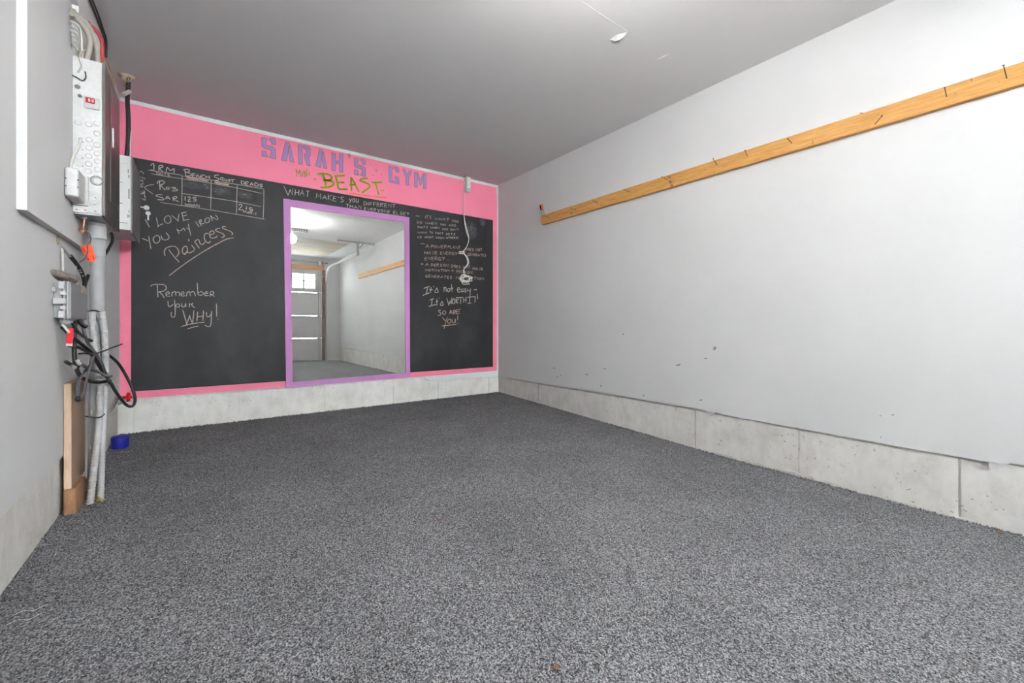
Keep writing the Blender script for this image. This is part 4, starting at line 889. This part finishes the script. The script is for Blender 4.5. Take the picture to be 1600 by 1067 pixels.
low('loop_cable', [(123, 564, 2.74), (130, 571, 2.76), (142, 577, 2.80), (156, 582, 2.87), (170, 588, 2.95)], 0.007, M_GREYC, 'grey cable with a pale end lying across the conduits')
low('loop_cable', [(121, 562.5, 2.735), (124, 566, 2.745), (127, 569, 2.755)], 0.0075, M_WIRE, 'pale stripped cable end left of the conduits')
low('loop_cable', [(102, 564.5, 2.71), (108, 568, 2.72), (116, 572, 2.735), (125, 573, 2.75)], 0.0075, M_RUB, 'short black cable stub with a silver tip against the wall')
low('cable_tip', [(111, 571, 2.715), (115, 573, 2.72), (118, 574, 2.725)], 0.0075, M_STEEL, 'silver tip of the short stub against the wall', cat='cable tip')
low('loop_cable', [(97, 508, 2.70), (102, 514, 2.71), (108, 521, 2.72), (113, 527, 2.73)], 0.0055, M_WIRE, 'white wire running behind the red tag')
rt = thing('red_tag', on_y(108, 541, 2.70), 'red tag with a white foot hanging under the junction box', 'tag')
q = [on_y(px_, py_, 2.70) for px_, py_ in ((108, 512), (115.5, 512.5), (115, 522), (113.5, 536), (111, 537.5), (103.5, 536.5), (104, 520))]
MB().prism([(v.x, v.z) for v in q], 'y', 2.698, 2.702).build('tag_plate', M_RED, rt)
q = [on_y(px_, py_, 2.70) for px_, py_ in ((103.3, 536.5), (113.5, 536.5), (113, 541), (103, 540.5))]
MB().prism([(v.x, v.z) for v in q], 'y', 2.698, 2.702).build('tag_foot', M_FLAP, rt)

# plank on a stud offcut
bw = MB().box(XL+0.002, -0.4615, 2.825, 3.03, floor_z(-.48, 2.9)-0.002, 0.114, 0.004, 1)
bw.build('wood_block', M_BLOCK, None, None, label='short raw stud offcut standing on the carpet under the plank', category='wood block')
pk = thing('plank', (-0.49, 2.98, 0.1145), 'pale veneered plank standing on the stud offcut against the left wall', 'plank')
MB().box(XL+0.003, -0.4792, 2.833, 3.13, 0.1145, 0.605, 0.001, 1).build('plank_board', M_PLANK, pk)
MB().box(XL+0.0028, -0.479, 2.8305, 2.8333, 0.1145, 0.6051, 0.0008, 1).build('edge_band', M_PLANK_EDGE, pk)

# hose valve with red handle in the corner
VY = 4.35
va = thing('hose_valve', on_y(196, 622, VY), 'chrome valve with a red star handle low in the corner', 'valve')
MB().tube(px_y([(172, 622.5, VY), (183, 622, VY), (195, 621.5, VY)], VY), 0.012, 14).build('pipe_stub', M_CHROME, va)
MB().tube(px_y([(178.5, 622.3, VY), (180, 622.2, VY)], VY), 0.017, 12).build('collar', M_STEEL, va)
m = MB(); hc = on_y(201, 620.5, VY)
for k in range(6):
    a = k*math.pi/3+.3; d = Vector((0.25*math.cos(a), 0.75*math.sin(a)*0.6, math.cos(a+1.57)))
    m.tube([hc-Vector((.006, 0, 0)), hc+Vector((0.0, 0.034*math.cos(a), 0.034*math.sin(a)))], [0.012, 0.011], 8)
m.tube([hc-Vector((.028, 0, 0)), hc+Vector((.020, 0, 0))], [.014, .010], 10)
m.build('handle', M_RED, va)
MB().tube(px_y([(186, 625, VY), (187, 629, VY), (188, 632, VY)], VY), 0.011, 10).build('spout', M_STEEL, va)
routed_cable('valve_cord', px_y([(185.5, 626, 4.3), (182, 633, 4.28), (178, 639, 4.26), (173, 644, 4.24), (168, 649, 4.22), (160, 653, 4.2)], 4.25), 0.003, M_BEIGE, 'thin twisted tan cord tied to the hose valve', 'cord')
routed_cable('valve_cord', px_y([(186, 626, 4.29), (181, 635, 4.27), (176.5, 643, 4.25), (171, 646, 4.23), (166, 650, 4.21)], 4.25), 0.003, M_WIRE, 'thin white cord beside the tan cord on the hose valve', 'cord')

# blue cup on the carpet
bc = thing('blue_cup', (-0.452, 4.13, floor_z(-0.45, 4.13)), 'small blue plastic cup upside down on the carpet in the corner', 'cup')
m = MB(); bz = floor_z(-0.45, 4.13)
m.lathe([(0.047, 0.0), (0.049, 0.004), (0.051, 0.075), (0.047, 0.086), (0.02, 0.088)], (-0.452, 4.13, bz), 'z', 28); m.build('cup_body', M_BLUE, bc)
m = MB(); m.tube([Vector((-0.452+0.0515*math.cos(k*.2618), 4.13+0.0515*math.sin(k*.2618), bz+0.006)) for k in range(25)], 0.0025, 6, False); m.build('cup_rim', M_BLUE, bc)

# litter on the carpet
for (px_, py_, sc, lab) in [(690, 812, 1.0, 'brown dry leaf scrap in the middle of the carpet'), (1563, 833, 1.2, 'brown dry leaf scrap beside the right kerb'), (868, 1045, .7, 'tiny brown leaf scrap at the front of the carpet'), (1346, 780, 1.0, 'brown leaf scrap near the right kerb joint')]:
    r = ray(px_, py_); t = 0.5
    while (Vector((0, 0, CZ))+r*t).z > floor_z((r*t).x, (r*t).y)+0.004: t += 0.003
    p = Vector((0, 0, CZ))+r*t; m = MB(); n = 7; top = []; bo = []
    for k in range(n):
        a = 2*math.pi*k/n; rr = 0.011*sc*random.uniform(.6, 1.2)
        top.append(m.bm.verts.new(p+Vector((rr*1.5*math.cos(a), rr*math.sin(a), 0.003+0.004*random.random())))); bo.append(m.bm.verts.new(top[-1].co-Vector((0, 0, .002))))
    m.bm.faces.new(top); m.bm.faces.new(bo[::-1])
    for k in range(n): m.bm.faces.new((top[k], bo[k], bo[(k+1) % n], top[(k+1) % n]))
    m.build('leaf_scrap', M_LEAF, None, None, label=lab, category='leaf', group='leaf scraps on the carpet')
m = MB()
for k in range(150):
    if k < 60: x = random.uniform(XL+.05, 0.1); y = random.uniform(1.9, 4.4)
    else: x = random.uniform(XL+.1, XR-.05); y = random.uniform(0.4, 4.5)
    z = floor_z(x, y)+0.003; s_ = random.uniform(.0012, .0032); m.lathe([(s_*.3, 0), (s_, s_*.6), (s_*.4, s_*1.3)], (x, y, z), 'z', 5)
for (px_, py_) in ((190, 724), (185, 708), (20, 960), (10, 975)):
    r = ray(px_, py_); t = CZ/-r.z; p = r*t; p.z = 0.004+floor_z(p.x, p.y)
    m.tube([p, p+Vector((.02, .01, .002)), p+Vector((.045, -.006, 0)), p+Vector((.07, .012, .001))], .0007, 5)
m.build('lint', M_FLAP, None, None, kind='stuff', label='white lint specks scattered over the carpet', category='lint')

# ================================================================== REAR OF THE GARAGE (seen in the mirror)
door = thing('door_1', ((DX0+DX1)/2, YF, -0.18), 'white sectional garage door with a row of small windows', 'garage door'); door['kind'] = 'structure'
DY0, DY1 = YF-0.05, YF-0.01
zs = [-0.19, 0.48, 1.115, 1.75, 2.40]
wins = WINS
for k in range(3):
    m = MB(); m.box(DX0, DX1, DY0, DY1, zs[k]+.003, zs[k+1]-.003, 0.003, 1)
    sct = m.build('door_section', M_DOOR, door)
    MB().box(DX0+.02, DX0+.07, DY1, DY1+.02, zs[k]+.01, zs[k+1]-.01).build('end_stile', M_LGREY, sct)
    MB().box(DX1-.09, DX1-.02, DY1, DY1+.02, zs[k]+.01, zs[k+1]-.01).build('end_stile', M_LGREY, sct)
    MB().box(DX0+.03, DX1-.16, DY1, DY1+.022, zs[k+1]-.04, zs[k+1]-.005, 0.004, 1).build('strut', M_DOOR, sct)
    MB().box(DX1-.13, DX1-.03, DY1, DY1+.03, zs[k+1]-.03, zs[k+1]+.02, 0.003, 1).build('hinge', M_STEEL, sct)
wz0, wz1 = WZ0, WZ1
m = MB(); ed = [DX0]+[v for w_ in sorted(wins) for v in w_]+[DX1]
for a, b in zip(ed[0::2], ed[1::2]): m.box(a, b, DY0, DY1, zs[3]+.003, zs[4]-.003)
for a, b in wins: m.box(a, b, DY0, DY1, zs[3]+.003, wz0); m.box(a, b, DY0, DY1, wz1, zs[4]-.003)
top = m.build('door_section', M_DOOR, door)
MB().box(DX1-.09, DX1-.02, DY1, DY1+.02, zs[3]+.01, zs[4]-.01).build('end_stile', M_LGREY, top)
MB().box(DX1-.10, DX1-.01, DY1, DY1+.04, 2.21, 2.26, 0.003, 1).build('roller_bracket', M_STEEL, top)
for a, b in wins:
    f = MB()
    for (x0, x1, z0, z1) in ((a-.03, b+.03, wz0-.035, wz0+.006), (a-.03, b+.03, wz1-.006, wz1+.035), (a-.03, a+.006, wz0, wz1), (b-.006, b+.03, wz0, wz1)): f.box(x0, x1, DY1, DY1+.012, z0, z1)
    fo = f.build('window_frame', M_WHITE, door)
    xm, zm = (a+b)/2, (wz0+wz1)/2
    MB().box(xm-.022, xm+.022, DY0+.012, DY1+.006, wz0, wz1).build('muntin', M_WHITE, fo)
    MB().box(a, b, DY0+.012, DY1+.006, zm-.020, zm+.020).build('muntin', M_WHITE, fo)
    for (x0, x1) in ((a, xm-.022), (xm+.022, b)):
        for (z0, z1) in ((wz0, zm-.020), (zm+.020, wz1)): MB().box(x0, x1, DY0+.018, DY0+.022, z0, z1).build('pane', M_GLASS, fo)
MB().box(DX0, DX1, DY0, DY1+.005, -0.235, zs[0]+.003).build('bottom_seal', M_RUB, door)
# jamb and header timbers
MB().box(DX1+.005, DX1+.075, YF-.001, YF+.035, -0.20, 2.36, 0.003, 1).build('trim_4', M_JAMB, None, None, kind='structure', label='brown timber jamb beside the garage door', category='jamb')
MB().box(DX0-.1, DX1+.06, YF-.001, YF+.035, 2.365, 2.465, 0.003, 1).build('trim_5', M_HEADER, None, None, kind='structure', label='orange timber header above the garage door', category='header')
# track with ceiling bracket
tk = thing('door_track', (2.80, -1.7, 2.0), 'galvanised garage door track with its ceiling hanger', 'track')
TXC, TZ = 2.79, 2.44
def chan(m, path, wdt=0.05, dep=0.022):
    P = [Vector(p) for p in path]
    for sgn in (-1, 1): pass
    m.tube(path, 0.022, 6)
m = MB(); m.box(TXC-.012, TXC+.012, YF+.06, YF+.11, -0.10, 2.05); m.box(TXC-.012, TXC-.008, YF+.05, YF+.12, -0.10, 2.05); m.build('vertical_rail', M_WHITE, tk)
arc = [(TXC, YF+.085+.37*(1-math.cos(a)), 2.05+.37*math.sin(a)) for a in [k*math.pi/24 for k in range(13)]]
MB().tube(arc, 0.025, 8).build('curved_rail', M_WHITE, tk)
m = MB(); m.box(TXC-.012, TXC+.012, YF+.45, -0.22, TZ-.045, TZ+.005); m.box(TXC-.02, TXC+.02, YF+.45, -0.22, TZ, TZ+.006); m.build('horizontal_rail', M_STEEL, tk)
MB().box(2.765, 2.815, -0.275, -0.25, TZ-.05, ZC-.035).build('hanger_strap', M_STEEL, tk)
m = MB(); m.tube([(2.80, -0.26, ZC-.16), (2.90, -0.26, ZC-.05)], 0.012, 6); m.build('brace', M_STEEL, tk)
MB().box(2.37, XR-.004, -0.285, -0.245, ZC-.045, ZC-.006, .002, 1).build('ceiling_angle', M_STEEL, tk)
# torsion shaft
ts = thing('torsion_shaft', (1.4, YF+.09, 2.54), 'steel torsion shaft with drum and spring over the garage door', 'spring')
MB().tube([(DX0-.1, YF+.10, 2.55), (DX1+.12, YF+.10, 2.55)], 0.016, 12).build('shaft', M_STEEL, ts)
MB().lathe([(.03, -.03), (.055, -.025), (.045, 0), (.06, .03), (.03, .035)], (2.62, YF+.10, 2.55), 'x', 18).build('cable_drum', M_STEEL, ts)
MB().box(2.72, 2.735, YF, YF+.16, 2.46, 2.64).build('end_plate', M_STEEL, ts)
MB().tube([(1.15+k*.0022, YF+.10+.035*math.cos(k*.55), 2.55+.035*math.sin(k*.55)) for k in range(400)], 0.006, 5).build('spring_coil', M_PVCD, ts)
MB().lathe([(.03, -.02), (.05, -.015), (.05, .015), (.03, .02)], (2.05, YF+.10, 2.55), 'x', 14).build('winding_cone', M_LGREY, ts)
MB().box(XL, XR, YF, YF+.02, 2.63, ZC).build('trim_6', M_WALL, None, None, kind='structure', label='white strip where the end wall meets the ceiling above the door', category='trim')
# perforated angle under the ceiling, part of the door operator hanger
pa = thing('perforated_angle', (1.1, .37, ZC-.04), 'perforated steel angle screwed across the ceiling', 'angle iron')
MB().box(0.70, 1.72, .355, .395, ZC-.010, ZC-.001).build('top_flange', M_STEEL, pa)
m = MB()
for k in range(24): m.box(0.72+k*.04, 0.745+k*.04, .355, .360, ZC-.05, ZC-.010)
m.box(0.70, 1.68, .355, .360, ZC-.022, ZC-.008); m.box(0.70, 1.68, .355, .360, ZC-.058, ZC-.046); m.build('punched_flange', M_STEELD, pa)

# pendant globe lamp of the garage
def lamp(name, loc, zc, r, strength, colr, label):
    t = thing(name, (loc[0], loc[1], ZC-.001), label, 'lamp')
    MB().lathe([(0.062, 0.0), (0.062, -0.014), (0.05, -0.030), (0.022, -0.035)], (loc[0], loc[1], ZC-.001), 'z', 24).build('lamp_base', M_WHITE, t)
    MB().tube([(loc[0], loc[1], ZC-.03), (loc[0], loc[1], zc+r+.03)], 0.006, 10).build('stem', M_WHITE, t)
    MB().lathe([(0.016, 0.05), (0.026, 0.045), (0.028, 0.0), (0.024, -0.01)], (loc[0], loc[1], zc+r+.005), 'z', 20).build('lamp_holder', M_WHITE, t)
    m = MB(); prof = []
    for k in range(1, 15):
        a = math.pi*k/15; prof.append((r*math.sin(a), r*math.cos(a)))
    m.lathe(prof, (loc[0], loc[1], zc), 'z', 28); m.build('globe', emis(name+'_glow', colr, strength), t)
lamp('globe_lamp', (1.285, 1.02), 2.37, 0.085, LAMP_STRENGTH, (1.0, 0.965, 0.92), 'white globe lamp hanging from the ceiling, seen in the mirror')
